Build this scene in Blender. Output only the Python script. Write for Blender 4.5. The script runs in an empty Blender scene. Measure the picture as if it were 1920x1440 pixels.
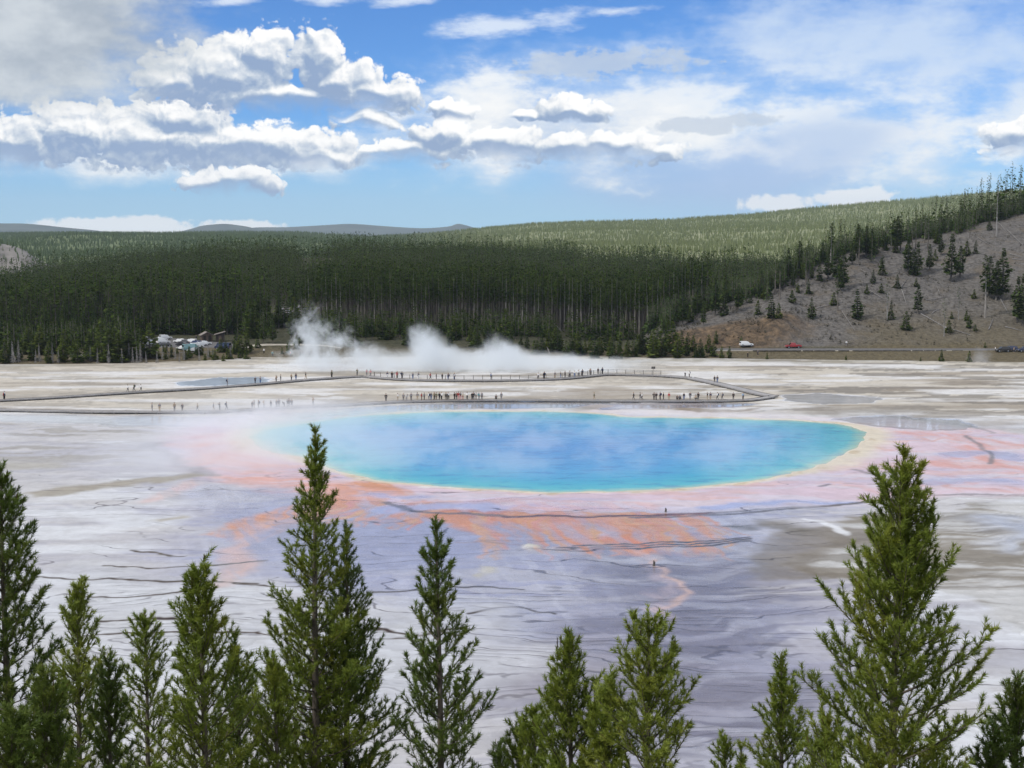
import bpy, math, random
import numpy as np
from mathutils import Vector, Matrix, Quaternion

# ------------------------------------------------------------------ basics
SC = bpy.context.scene
COL = SC.collection
F = 2662.0                       # focal length in photo pixels (1920 wide)
TH = math.atan(280 / F)          # camera looks 6 degrees down
CAMZ = 36.0
CT, ST = math.cos(TH), math.sin(TH)
R = math.radians

def ray(px, py):
    a, b = (px - 960) / F, (720 - py) / F
    return (a, CT + b * ST, -ST + b * CT)

def gp(px, py, z=0.0):
    d = ray(px, py)
    t = (z - CAMZ) / d[2]
    return (d[0] * t, d[1] * t, z)

def at_dist(px, py, Y):
    d = ray(px, py)
    t = Y / d[1]
    return (d[0] * t, Y, CAMZ + d[2] * t)

def project(x, y, z):
    dz = z - CAMZ
    fw = y * CT - dz * ST
    up = y * ST + dz * CT
    return 960 + F * x / fw, 720 - F * up / fw

def tag(o, label=None, cat=None, group=None, kind=None):
    if label: o['label'] = label
    if cat: o['category'] = cat
    if group: o['group'] = group
    if kind: o['kind'] = kind
    return o

def link(o, parent=None):
    COL.objects.link(o)
    if parent is not None: o.parent = parent
    return o

def empty(name, loc=(0, 0, 0), rz=0.0):
    o = bpy.data.objects.new(name, None)
    o.empty_display_size = 0.5
    o.location = loc
    o.rotation_euler = (0, 0, rz)
    return link(o)

def children_of(o):
    return CH.get(o.name, [])

CH = {}
def add_child(parent, o):
    CH.setdefault(parent.name, []).append(o)

def copy_tree(o, parent=None):
    c = o.copy()
    link(c, parent)
    if parent is not None: add_child(parent, c)
    for ch in list(children_of(o)): copy_tree(ch, c)
    return c

# ------------------------------------------------------------------ numpy meshes
def np_mesh(name, V, polys, mats=None, attrs=None, cols=None, midx=None, smooth=False):
    """V (n,3); polys: (m,k) array or list of such arrays"""
    if not isinstance(polys, list): polys = [polys]
    polys = [np.atleast_2d(np.asarray(p, dtype=np.int32)) for p in polys if len(p)]
    me = bpy.data.meshes.new(name)
    V = np.asarray(V, dtype=np.float32)
    me.vertices.add(len(V))
    me.vertices.foreach_set('co', V.ravel())
    tot = np.concatenate([np.full(len(p), p.shape[1], dtype=np.int32) for p in polys])
    idx = np.concatenate([p.ravel() for p in polys])
    me.loops.add(len(idx))
    me.loops.foreach_set('vertex_index', idx)
    me.polygons.add(len(tot))
    st = np.concatenate([[0], np.cumsum(tot)[:-1]]).astype(np.int32)
    me.polygons.foreach_set('loop_start', st)
    me.polygons.foreach_set('loop_total', tot)
    if midx is not None: me.polygons.foreach_set('material_index', np.asarray(midx, dtype=np.int32))
    me.polygons.foreach_set('use_smooth', np.full(len(tot), smooth, dtype=bool))
    for k, a in (attrs or {}).items():
        at = me.attributes.new(k, 'FLOAT', 'POINT')
        at.data.foreach_set('value', np.asarray(a, dtype=np.float32).ravel())
    for k, a in (cols or {}).items():
        at = me.attributes.new(k, 'FLOAT_COLOR', 'POINT')
        b = np.ones((len(V), 4), dtype=np.float32); b[:, :3] = a
        at.data.foreach_set('color', b.ravel())
    me.update(calc_edges=True)
    me.validate()
    for m in (mats or []): me.materials.append(m)
    return me

def mesh_obj(name, me, parent=None, loc=None):
    o = bpy.data.objects.new(name, me)
    link(o, parent)
    if parent is not None: add_child(parent, o)
    if loc is not None: o.location = loc
    return o

class MB:
    """collects boxes, tubes and polygons, then makes ONE mesh"""
    def __init__(s): s.v = []; s.f = []; s.m = []
    def box(s, x0, x1, y0, y1, z0, z1, mi=0):
        b = len(s.v)
        s.v += [(x0,y0,z0),(x1,y0,z0),(x1,y1,z0),(x0,y1,z0),(x0,y0,z1),(x1,y0,z1),(x1,y1,z1),(x0,y1,z1)]
        for q in ((0,3,2,1),(4,5,6,7),(0,1,5,4),(1,2,6,5),(2,3,7,6),(3,0,4,7)):
            s.f.append(tuple(b + i for i in q)); s.m.append(mi)
    def poly(s, pts, mi=0):
        b = len(s.v); s.v += list(pts)
        s.f.append(tuple(range(b, b + len(pts)))); s.m.append(mi)
    def prism(s, prof, y0, y1, mi=0):
        """profile in x,z extruded along y"""
        n = len(prof); b = len(s.v)
        s.v += [(x, y0, z) for x, z in prof] + [(x, y1, z) for x, z in prof]
        for i in range(n):
            j = (i + 1) % n
            s.f.append((b + i, b + j, b + n + j, b + n + i)); s.m.append(mi)
        s.f.append(tuple(b + i for i in reversed(range(n)))); s.m.append(mi)
        s.f.append(tuple(b + n + i for i in range(n))); s.m.append(mi)
    def tube(s, pts, rad, n=6, mi=0, cap=True):
        pts = [Vector(p) for p in pts]
        if not hasattr(rad, '__len__'): rad = [rad] * len(pts)
        b = len(s.v)
        for i, p in enumerate(pts):
            d = (pts[min(i + 1, len(pts) - 1)] - pts[max(i - 1, 0)]).normalized()
            a = d.orthogonal().normalized() if abs(d.z) < 0.95 else Vector((1, 0, 0))
            a = (a - d * a.dot(d)).normalized(); c = d.cross(a)
            for k in range(n):
                t = 2 * math.pi * k / n
                s.v.append(tuple(p + (a * math.cos(t) + c * math.sin(t)) * rad[i]))
        for i in range(len(pts) - 1):
            for k in range(n):
                k2 = (k + 1) % n
                s.f.append((b + i*n + k, b + i*n + k2, b + (i+1)*n + k2, b + (i+1)*n + k)); s.m.append(mi)
        if cap:
            s.f.append(tuple(b + k for k in reversed(range(n)))); s.m.append(mi)
            e = b + (len(pts) - 1) * n
            s.f.append(tuple(e + k for k in range(n))); s.m.append(mi)
    def mesh(s, name, mats, smooth=False):
        me = bpy.data.meshes.new(name)
        me.from_pydata([tuple(v) for v in s.v], [], s.f)
        for m in (mats if isinstance(mats, (list, tuple)) else [mats]): me.materials.append(m)
        me.polygons.foreach_set('material_index', s.m)
        me.polygons.foreach_set('use_smooth', [smooth] * len(s.f))
        me.update()
        return me
    def build(s, name, mats, parent=None, loc=None, smooth=False):
        return mesh_obj(name, s.mesh(name, mats, smooth), parent, loc)

# ------------------------------------------------------------------ numpy noise
_rs = np.random.RandomState(5)
_PERM = _rs.permutation(4096)
_VAL = _rs.rand(4096)
def vnoise(x, y, seed=0):
    xi = np.floor(x).astype(np.int64); yi = np.floor(y).astype(np.int64)
    fx = x - xi; fy = y - yi
    fx = fx*fx*fx*(fx*(fx*6-15)+10); fy = fy*fy*fy*(fy*(fy*6-15)+10)
    def h(a, b): return _VAL[_PERM[(_PERM[(a + seed*131) & 4095] + b) & 4095]]
    return (h(xi,yi)*(1-fx)+h(xi+1,yi)*fx)*(1-fy) + (h(xi,yi+1)*(1-fx)+h(xi+1,yi+1)*fx)*fy
def fbm(x, y, seed=0, oct=4, gain=0.5):
    s = 0.0; a = 1.0; t = 0.0
    for i in range(oct):
        s = s + a * vnoise(x * 2**i + 17.3*i, y * 2**i + 9.1*i, seed + i); t += a; a *= gain
    return s / t
def ss(a, b, x):
    t = np.clip((x - a) / (b - a), 0, 1)
    return t * t * (3 - 2 * t)
def mix(c, d, m):
    return c * (1 - m[..., None]) + np.asarray(d, dtype=float) * m[..., None]
def seg_dist(X, Y, pts, closed=False):
    d = np.full(X.shape, 1e9)
    n = len(pts)
    for i in range(n if closed else n - 1):
        (ax, ay), (bx, by) = pts[i][:2], pts[(i + 1) % n][:2]
        dx, dy = bx - ax, by - ay
        L = dx*dx + dy*dy + 1e-9
        t = np.clip(((X - ax)*dx + (Y - ay)*dy) / L, 0, 1)
        d = np.minimum(d, np.hypot(X - ax - t*dx, Y - ay - t*dy))
    return d
def poly_sd(X, Y, pts):
    """signed distance: positive inside"""
    d = seg_dist(X, Y, pts, True)
    ins = np.zeros(X.shape, bool)
    n = len(pts)
    for i in range(n):
        (ax, ay), (bx, by) = pts[i][:2], pts[(i + 1) % n][:2]
        c = ((ay > Y) != (by > Y)) & (X < (bx - ax) * (Y - ay) / (by - ay + 1e-12) + ax)
        ins ^= c
    return np.where(ins, d, -d)
def W(pts, z=0.0):
    return [gp(a, b, z)[:2] for a, b in pts]
def smooth_closed(pts, n=6):
    out = []; m = len(pts)
    for i in range(m):
        p0, p1, p2, p3 = (np.array(pts[(i + k) % m]) for k in (-1, 0, 1, 2))
        for k in range(n):
            t = k / n
            out.append(tuple(0.5*((2*p1)+(-p0+p2)*t+(2*p0-5*p1+4*p2-p3)*t*t+(-p0+3*p1-3*p2+p3)*t**3)))
    return out
def smooth_open(pts, n=6):
    out = []; m = len(pts)
    g = lambda i: np.array(pts[min(max(i, 0), m - 1)], dtype=float)
    for i in range(m - 1):
        p0, p1, p2, p3 = g(i-1), g(i), g(i+1), g(i+2)
        for k in range(n):
            t = k / n
            out.append(tuple(0.5*((2*p1)+(-p0+p2)*t+(2*p0-5*p1+4*p2-p3)*t*t+(-p0+3*p1-3*p2+p3)*t**3)))
    out.append(tuple(g(m - 1)))
    return out

# ------------------------------------------------------------------ node helper
class NT:
    def __init__(s, tree): s.t = tree; s.x = 0
    def n(s, kind, **kw):
        nd = s.t.nodes.new(kind)
        for k, v in kw.items(): setattr(nd, k, v)
        return nd
    def put(s, inp, v):
        if isinstance(v, Sx): v = v.s
        if isinstance(v, bpy.types.NodeSocket): s.t.links.new(v, inp)
        elif v is not None: inp.default_value = v
    def math(s, op, a, b=None, c=None, clamp=False):
        nd = s.n('ShaderNodeMath', operation=op, use_clamp=clamp)
        for i, v in enumerate((a, b, c)): s.put(nd.inputs[i], v)
        return Sx(s, nd.outputs[0])
    def vmath(s, op, a, b=None, c=None, out=0):
        nd = s.n('ShaderNodeVectorMath', operation=op)
        for i, v in enumerate((a, b, c)): s.put(nd.inputs[i], v)
        return Sx(s, nd.outputs['Value' if op in ('LENGTH', 'DOT_PRODUCT', 'DISTANCE') else 'Vector'])
    def vec(s, x, y, z=0.0):
        nd = s.n('ShaderNodeCombineXYZ')
        for i, v in enumerate((x, y, z)): s.put(nd.inputs[i], v)
        return Sx(s, nd.outputs[0])
    def sep(s, v):
        nd = s.n('ShaderNodeSeparateXYZ'); s.put(nd.inputs[0], v)
        return [Sx(s, o) for o in nd.outputs]
    def noise(s, v, scale=1.0, detail=3.0, rough=0.5, dist=0.0, dim='3D', color=False):
        nd = s.n('ShaderNodeTexNoise', noise_dimensions=dim)
        s.put(nd.inputs['Vector'], v); s.put(nd.inputs['Scale'], scale); s.put(nd.inputs['Detail'], detail)
        s.put(nd.inputs['Roughness'], rough); s.put(nd.inputs['Distortion'], dist)
        return Sx(s, nd.outputs['Color' if color else 'Fac'])
    def voronoi(s, v, scale=1.0, detail=0.0, rough=0.5, dim='3D', feature='F1', out='Distance', smooth=None, rnd=1.0):
        nd = s.n('ShaderNodeTexVoronoi', voronoi_dimensions=dim, feature=feature)
        s.put(nd.inputs['Vector'], v); s.put(nd.inputs['Scale'], scale)
        if 'Detail' in nd.inputs: s.put(nd.inputs['Detail'], detail); s.put(nd.inputs['Roughness'], rough)
        if smooth is not None and 'Smoothness' in nd.inputs: s.put(nd.inputs['Smoothness'], smooth)
        s.put(nd.inputs['Randomness'], rnd)
        return Sx(s, nd.outputs[out])
    def sstep(s, a, b, x):
        nd = s.n('ShaderNodeMapRange', interpolation_type='SMOOTHSTEP')
        s.put(nd.inputs[0], x); s.put(nd.inputs[1], a); s.put(nd.inputs[2], b)
        return Sx(s, nd.outputs[0])
    def lin(s, a, b, x, lo=0.0, hi=1.0):
        nd = s.n('ShaderNodeMapRange')
        s.put(nd.inputs[0], x); s.put(nd.inputs[1], a); s.put(nd.inputs[2], b); s.put(nd.inputs[3], lo); s.put(nd.inputs[4], hi)
        return Sx(s, nd.outputs[0])
    def mixc(s, f, a, b, mode='MIX'):
        nd = s.n('ShaderNodeMix', data_type='RGBA', blend_type=mode)
        s.put(nd.inputs[0], f)
        for i, v in ((6, a), (7, b)):
            if isinstance(v, tuple) and len(v) == 3: v = v + (1.0,)
            s.put(nd.inputs[i], v)
        return Sx(s, nd.outputs[2])
    def attr(s, name, out='Fac'):
        nd = s.n('ShaderNodeAttribute', attribute_name=name)
        return Sx(s, nd.outputs[out])
    def pos(s):
        return Sx(s, s.n('ShaderNodeNewGeometry').outputs['Position'])
    def ramp(s, x, stops):
        nd = s.n('ShaderNodeValToRGB'); s.put(nd.inputs[0], x)
        e = nd.color_ramp.elements
        while len(e) < len(stops): e.new(0.5)
        for el, (p, c) in zip(e, stops): el.position = p; el.color = tuple(c) + (1.0,)
        return Sx(s, nd.outputs[0])
    def bump(s, h, strength=0.3, dist=0.1):
        nd = s.n('ShaderNodeBump'); s.put(nd.inputs['Height'], h); s.put(nd.inputs['Strength'], strength); s.put(nd.inputs['Distance'], dist)
        return Sx(s, nd.outputs[0])
class Sx:
    def __init__(s, g, sock): s.g = g; s.s = sock
    def __add__(s, o): return s.g.math('ADD', s, o)
    __radd__ = __add__
    def __sub__(s, o): return s.g.math('SUBTRACT', s, o)
    def __rsub__(s, o): return s.g.math('SUBTRACT', o, s)
    def __mul__(s, o): return s.g.math('MULTIPLY', s, o)
    __rmul__ = __mul__
    def __truediv__(s, o): return s.g.math('DIVIDE', s, o)

def material(name, rough=0.8, color=(0.5, 0.5, 0.5), spec=0.3, metallic=0.0):
    m = bpy.data.materials.new(name); m.use_nodes = True
    g = NT(m.node_tree)
    b = m.node_tree.nodes['Principled BSDF']
    b.inputs['Base Color'].default_value = tuple(color) + (1.0,)
    b.inputs['Roughness'].default_value = rough
    b.inputs['Specular IOR Level'].default_value = spec
    b.inputs['Metallic'].default_value = metallic
    return m, g, b
def noisy(name, c0, c1, scale=2.0, rough=0.85, spec=0.25, stretch=(1, 1, 1), bump=0.0, detail=4.0, objrand=0.0, metallic=0.0):
    m, g, b = material(name, rough, c0, spec, metallic)
    tc = g.n('ShaderNodeTexCoord')
    v = g.vmath('MULTIPLY', Sx(g, tc.outputs['Object']), stretch)
    f = g.noise(v, scale, detail, 0.6)
    f = g.sstep(0.3, 0.7, f)
    c = g.mixc(f, tuple(c0), tuple(c1))
    if objrand:
        r = Sx(g, g.n('ShaderNodeObjectInfo').outputs['Random'])
        hs = g.n('ShaderNodeHueSaturation')
        g.put(hs.inputs['Color'], c); g.put(hs.inputs['Value'], g.lin(0, 1, r, 1 - objrand, 1 + objrand))
        c = Sx(g, hs.outputs[0])
    g.put(b.inputs['Base Color'], c)
    if bump: g.put(b.inputs['Normal'], g.bump(f, bump, 0.05))
    return m

# ------------------------------------------------------------------ camera and light
cam = bpy.data.cameras.new('camera')
cam.sensor_width = 36.0
cam.lens = F / 1920 * 36.0
cam.clip_start = 0.5; cam.clip_end = 60000
camo = bpy.data.objects.new('camera', cam); link(camo)
camo.location = (0, 0, CAMZ)
camo.rotation_euler = (math.pi / 2 - TH, 0, 0)
SC.camera = camo

SUN_EL, SUN_AZ = R(44), R(238)     # azimuth clockwise from +Y: the sun stands behind the viewer's left shoulder
sun = bpy.data.lights.new('sun', 'SUN'); sun.energy = SUN_E = 2.1; sun.angle = R(4); sun.color = (1.0, 0.95, 0.87)
suno = bpy.data.objects.new('sun', sun); link(suno)
sd = Vector((math.sin(SUN_AZ) * math.cos(SUN_EL), math.cos(SUN_AZ) * math.cos(SUN_EL), math.sin(SUN_EL)))
suno.rotation_euler = sd.to_track_quat('Z', 'Y').to_euler()
suno.location = (-200, -200, 300)

SC.view_settings.view_transform = 'Standard'
SC.view_settings.look = 'None'
SC.view_settings.exposure = EXPOSURE = 0.12
SC.view_settings.gamma = 1.0
SC.cycles.max_bounces = 6
SC.cycles.diffuse_bounces = 3
SC.cycles.glossy_bounces = 3
SC.cycles.transparent_max_bounces = 8
SC.cycles.volume_bounces = 3
SC.cycles.caustics_reflective = False
SC.cycles.caustics_refractive = False
# ------------------------------------------------------------------ sky
world = bpy.data.worlds.new('World'); SC.world = world
world.use_nodes = True
def build_world():
    t = world.node_tree; t.nodes.clear(); g = NT(t)
    out = g.n('ShaderNodeOutputWorld'); bg = g.n('ShaderNodeBackground')
    d = Sx(g, g.n('ShaderNodeTexCoord').outputs['Generated'])
    x, y, z = g.sep(d)
    az = g.math('ARCTAN2', x, y)
    el = g.math('ARCSINE', z)
    # cloud coordinates: one unit is 2.15 degrees of azimuth / elevation
    U = az * 26.62
    V = el * 26.62
    P = g.vec(U, V, 0.0)
    sky = g.n('ShaderNodeTexSky', sky_type='NISHITA')
    sky.sun_disc = False; sky.sun_elevation = SUN_EL; sky.sun_rotation = SUN_AZ
    sky.altitude = 2200; sky.air_density = 1.0; sky.dust_density = 0.6; sky.ozone_density = 1.6
    # ---- cumulus: a group giving the height of the billows at a point
    ng = bpy.data.node_groups.new('billows', 'ShaderNodeTree')
    ng.interface.new_socket('P', in_out='INPUT', socket_type='NodeSocketVector')
    for nm in ('HA', 'BA', 'HB', 'BB', 'LA', 'LB'): ng.interface.new_socket(nm, in_out='OUTPUT', socket_type='NodeSocketFloat')
    h = NT(ng)
    gi = h.n('NodeGroupInput'); go = h.n('NodeGroupOutput')
    p = Sx(h, gi.outputs[0])
    wn = h.noise(p, 1.9, 1.0, 0.5, dim='2D', color=True)
    pw = h.vmath('ADD', p, h.vmath('MULTIPLY', h.vmath('SUBTRACT', wn, (0.5, 0.5, 0.5)), (0.50, 0.26, 0.0)))
    # groups: (flat base in photo rows, [(column, row, half width, half height)])
    front = [
        (216, [(425,150,130,58),(505,118,95,52),(612,122,46,62),(700,188,92,42),(560,196,200,36),(350,170,90,38),(650,165,80,40)]),
        (242, [(690,232,56,24)]), (229, [(848,216,44,24)]),
        (233, [(1075,214,74,28),(990,220,24,14)]),
        (366, [(445,350,92,34)]),
    ]
    behind = [
        (322, [(60,285,130,58),(180,262,120,58),(355,232,90,44),(300,275,200,50),(470,280,220,44),(590,300,90,26)]),
        (304, [(760,292,110,28),(830,256,66,34),(940,278,120,38),(1100,284,150,36),(1200,288,70,18)]),
        (299, [(1890,278,80,50),(1840,294,56,12),(1930,240,50,56)]),
    ]
    _, pv, _ = h.sep(h.vmath('ADD', h.vmath('MULTIPLY', pw, (0.3,) * 3), h.vmath('MULTIPLY', p, (0.7,) * 3)))
    def mass(groups):
        tot = None; low = None
        for base, bl in groups:
            m = None
            for (cx, cy, rx, ry) in bl:
                sx, sy = 100.0 / rx, 100.0 / ry
                q = h.vmath('MULTIPLY_ADD', pw, (sx, sy, 0), (-(cx - 960) / 100 * sx, -(440 - cy) / 100 * sy, 0))
                e = 1.0 - h.vmath('LENGTH', q)
                m = e if m is None else h.math('SMOOTH_MAX', m, e, 0.12)
            big = max(b[3] for b in bl) > 30
            m0 = m
            m = h.math('SMOOTH_MIN', m, (pv - (440 - base) / 100.0) * (1.5 if big else 3.5) + 0.02, 0.22 if big else .1)
            nb = h.math('MULTIPLY', m0 - m, h.math('GREATER_THAN', m0, -0.1))
            low = nb if low is None else h.math('MAXIMUM', low, nb)
            tot = m if tot is None else h.math('MAXIMUM', tot, m)
        return tot, h.sstep(0.0, 0.45, low)
    (ta, la), (tb, lb) = mass(front), mass(behind)
    bump = None
    for sc, wt, off in ((1.7, .36, 0.0), (3.7, .26, 7.3), (8.5, .17, 3.1)):
        v = h.voronoi(h.vmath('ADD', h.vmath('MULTIPLY', pw, (0.85, 1.1, 0)), (off, off * .7, 0)), sc, 0.0, 0.5, dim='2D', feature='F1')
        q = (0.33 - v * v) * (wt * 1.5)
        bump = q if bump is None else bump + q
    n1 = h.noise(p, 4.5, 4.0, 0.68, dim='2D')
    bump = bump + (n1 - 0.5) * 0.55 - 0.04
    for i_, v_ in enumerate((ta + bump * (1.0 - la * 0.65), ta, tb + bump * (1.0 - lb * 0.65), tb, la, lb)): h.put(go.inputs[i_], v_)
    def billow(pt):
        nd = g.n('ShaderNodeGroup'); nd.node_tree = ng
        g.put(nd.inputs[0], pt)
        return [Sx(g, o_) for o_ in nd.outputs]
    # ---- soft high cloud
    st = g.vmath('MULTIPLY', P, (0.55, 1.0, 0.0))
    wz = g.noise(st, 0.9, 5.0, 0.62, 0.0, dim='2D')
    wz2 = g.noise(g.vmath('MULTIPLY', P, (0.42, 1.3, 0)), 1.7, 5.0, 0.62, 0.0, dim='2D')
    A0 = billow(P)
    A1 = billow(g.vmath('ADD', P, (0.05, 0.11, 0)))
    def cumulus(k, off):
        H0, B0, H1, B1 = A0[k], A0[k + 1], A1[k], A1[k + 1]
        lo = A0[4 + k // 2]
        a = g.sstep(0.0, lo * 0.45 + 0.20, H0 + lo * 0.08 + 0.02) * (1.0 - lo * 0.12)
        lit = (H0 - H1 - (B0 - B1)) * 0.85 + (B0 - B1) * 2.0 + off
        lit = g.math('ADD', lit, g.sstep(0.15, 0.75, B0) * -0.12 - lo * 0.10 + (wz - 0.5) * 0.55, clamp=True)
        return a, g.ramp(lit, [(0.0, (0.27, 0.37, 0.56)), (0.25, (0.40, 0.49, 0.63)), (0.52, (0.66, 0.71, 0.78)), (0.78, (0.93, 0.93, 0.93)), (1.0, (1.03, 1.02, 1.0))])
    a_cu, cu = cumulus(0, 0.38)
    a_cb, cb = cumulus(2, 0.45)
    def veil(cx, cy, rx, ry, rot=0.0):
        c, s_ = math.cos(rot), math.sin(rot)
        q = g.vmath('SUBTRACT', P, ((cx - 960) / 100, (440 - cy) / 100, 0))
        qx, qy, _ = g.sep(q)
        if rot:
            qx, qy = qx * c + qy * s_, qy * c - qx * s_
        return 1.0 - g.vmath('LENGTH', g.vec(qx * (100 / rx), qy * (100 / ry), 0))
    ve = g.math('MAXIMUM', veil(1230, 200, 500, 135), veil(1640, 120, 470, 160))
    ve = g.math('MAXIMUM', ve, veil(1560, 260, 330, 130, -0.45))
    ve = g.math('MAXIMUM', ve, veil(900, 200, 260, 70))
    ve = g.math('MAXIMUM', ve, veil(1880, 230, 180, 120))
    ve = ve * 1.0 + (wz - 0.5) * 1.5 + (wz2 - 0.5) * 0.9
    n_ = g.noise(P, 4.0, 4.0, 0.6, dim='2D') - 0.5
    pf = g.math('MAXIMUM', g.math('MAXIMUM', veil(250, 426, 170, 22), veil(455, 424, 100, 13)), g.math('MAXIMUM', veil(1445, 386, 80, 20), veil(1600, 374, 90, 24)))
    a_pf = g.sstep(0.05, 0.40, pf + (wz2 - 0.5) * 1.0 + n_ * 0.9) * 0.85
    bank = g.math('MAXIMUM', veil(1010, 255, 420, 105), veil(330, 292, 520, 62)) + (wz - 0.5) * 1.1 + (wz2 - 0.5) * 0.6
    a_bank = g.sstep(-0.05, 0.75, bank) * 0.88
    a_ve = g.sstep(-0.20, 1.0, ve) * 0.82
    ci = g.math('MAXIMUM', veil(960, 58, 200, 24, 0.10), veil(775, 15, 75, 14, 0.15))
    ci = g.math('MAXIMUM', ci, veil(1150, 36, 90, 13, 0.08)); ci = g.math('MAXIMUM', ci, veil(450, 24, 70, 16, 0.1)); ci = g.math('MAXIMUM', ci, veil(620, 20, 60, 14))
    a_ci = g.sstep(0.05, 0.9, ci * 0.8 + (wz2 - 0.45) * 2.0) * 0.75
    rain = g.sstep(0.0, 0.8, veil(1330, 325, 470, 125) + (wz - 0.5) * 0.5) * 0.78
    rain2 = g.sstep(0.0, 0.7, veil(1480, 300, 260, 90, 0.25) + (wz - 0.5) * 0.6) * 0.7
    low = g.sstep(0.0, 1.0, veil(1700, 300, 90, 110, -0.5) + (wz - 0.5) * 0.8) * 0.5
    gr = g.sstep(-0.05, 0.45, veil(10, 60, 440, 210) + (wz - 0.5) * 0.7 + (wz2 - .5) * .35) * 0.96
    dk = g.sstep(0.15, 0.5, veil(1150, 132, 230, 34) + (wz2 - 0.5) * 1.7 + n_ * 0.8) * 0.75
    dk2 = g.sstep(0.15, 0.5, g.math('MAXIMUM', veil(1300, 242, 110, 20), veil(1390, 232, 60, 18)) + (wz2 - 0.5) * 1.2 + n_ * 1.0) * 0.7
    # ---- sky beyond the photograph: broad bright broken cloud overhead
    oh_n = g.noise(d, 2.2, 3.0, 0.55, 0.0)
    oh = g.sstep(0.40, 0.60, oh_n + 0.10 * g.sstep(0.3, 0.8, z)) * g.sstep(0.0, 0.2, z)
    K = WORLD_K
    skyc = g.vmath('MULTIPLY', Sx(g, sky.outputs[0]), (0.105 * 0.36, 0.105 * 0.68, 0.105 * 1.12))
    hz = g.sstep(0.085, -0.005, z)          # the pale band of air over the horizon
    skyc = g.mixc(hz * 0.62, skyc, (0.40, 0.64, 0.84))
    c = g.mixc(rain, skyc, (0.36, 0.50, 0.76))
    c = g.mixc(a_ve, c, (0.62, 0.73, 0.88))
    c = g.mixc(g.sstep(0.20, 0.95, ve + (wz - 0.5) * 1.2 + wz2 * 0.5 - 0.25) * 0.72 * g.sstep(4.3, 2.6, V + U * 0.12), c, (0.93, 0.94, 0.93))
    c = g.mixc(rain2, c, (0.40, 0.54, 0.79))
    c = g.mixc(low, c, (0.86, 0.88, 0.90))
    c = g.mixc(a_ci, c, (0.82, 0.88, 0.95))
    c = g.mixc(dk, c, (0.50, 0.58, 0.70))
    c = g.mixc(a_pf, c, (0.92, 0.92, 0.92))
    c = g.mixc(a_bank, c, g.mixc(g.sstep(0.30, 0.68, wz * 0.5 + wz2 * 0.5), (0.60, 0.68, 0.80), (0.94, 0.94, 0.93)))
    c = g.mixc(a_cb, c, cb)
    c = g.mixc(a_cu, c, cu)
    c = g.mixc(gr, c, g.mixc(g.sstep(0.30, 0.70, wz), (0.40, 0.45, 0.51), (0.62, 0.66, 0.69)))
    c = g.mixc(dk2, c, (0.50, 0.58, 0.70))
    o = g.mixc(oh, skyc, g.mixc(g.sstep(0.35, 0.7, oh_n), (0.70, 0.74, 0.82), (1.05, 1.05, 1.05)))
    o = g.mixc(g.sstep(0.0, -0.03, z), o, (0.30, 0.32, 0.30))
    bg2 = g.n('ShaderNodeBackground'); mx = g.n('ShaderNodeMixShader')
    for nd, cc in ((bg, o), (bg2, c)):
        g.put(nd.inputs[0], g.vmath('MULTIPLY', cc, (K / 0.1,) * 3)); nd.inputs[1].default_value = 0.1
    # the modelled cloudscape fills this part of the sky; broad broken cloud fills the rest
    win = g.sstep(0.50, 0.44, g.math('ABSOLUTE', az)) * g.sstep(0.26, 0.20, z) * g.sstep(-0.012, -0.006, z)
    g.put(mx.inputs[0], win)
    t.links.new(bg.outputs[0], mx.inputs[1]); t.links.new(bg2.outputs[0], mx.inputs[2]); t.links.new(mx.outputs[0], out.inputs[0])
    world.cycles.sampling_method = 'MANUAL'
    world.cycles.sample_map_resolution = 512
WORLD_K = 1.0
build_world()
# ------------------------------------------------------------------ sinter flat and hot spring
POOL_PX = [(466,822),(480,812),(500,805),(560,795),(620,786),(680,779),(760,774),(860,771),(1000,771),(1110,774),(1180,781),(1300,783),(1400,785),
           (1500,789),(1580,796),(1612,805),(1624,817),(1612,835),(1592,852),(1560,868),(1500,885),(1420,900),(1330,911),(1230,918),(1130,922),
           (1030,923),(950,920),(860,914),(780,908),(720,902),(660,892),(620,880),(590,868),(555,856),(515,849),(482,838)]
POOL_W = smooth_closed(W(POOL_PX), 4)

# paths of the boardwalks (photo columns and rows of the deck's middle, deck 0.55 m over the flat)
DECK = 0.34
BW_FRONT = [(-70,767),(0,768),(150,771),(280,772),(400,771),(480,767),(560,763),(640,759),(720,754),(760,752),(880,750),(1000,750),(1200,751),(1300,751),(1390,750),(1425,747),(1450,742.5)]
BW_RAMP = [(1450,742.5),(1420,737),(1380,727),(1335,716.5),(1292,708)]
BW_BACK = [(1292,708),(1240,704),(1190,702.5),(1140,701.5),(1100,705),(1050,709.5),(980,712),(900,713),(820,712.5),(760,711),(715,708),(685,705)]
BW_SIDE = [(685,705),(640,707),(560,713),(480,720),(380,727.5),(250,735),(130,743),(60,747),(0,750),(-70,754)]

def ground_far(u):
    """distance of the flat's far edge for a bearing u = x / y"""
    px = 960 + F * u
    ys = np.interp(px, [-900,0,140,250,420,470,600,760,1000,1240,1340,1500,1920,2900], [688,686,685,682,676,671,672,670,668,673,674,676,681,686])
    return CAMZ * F / (ys - 440)

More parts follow.
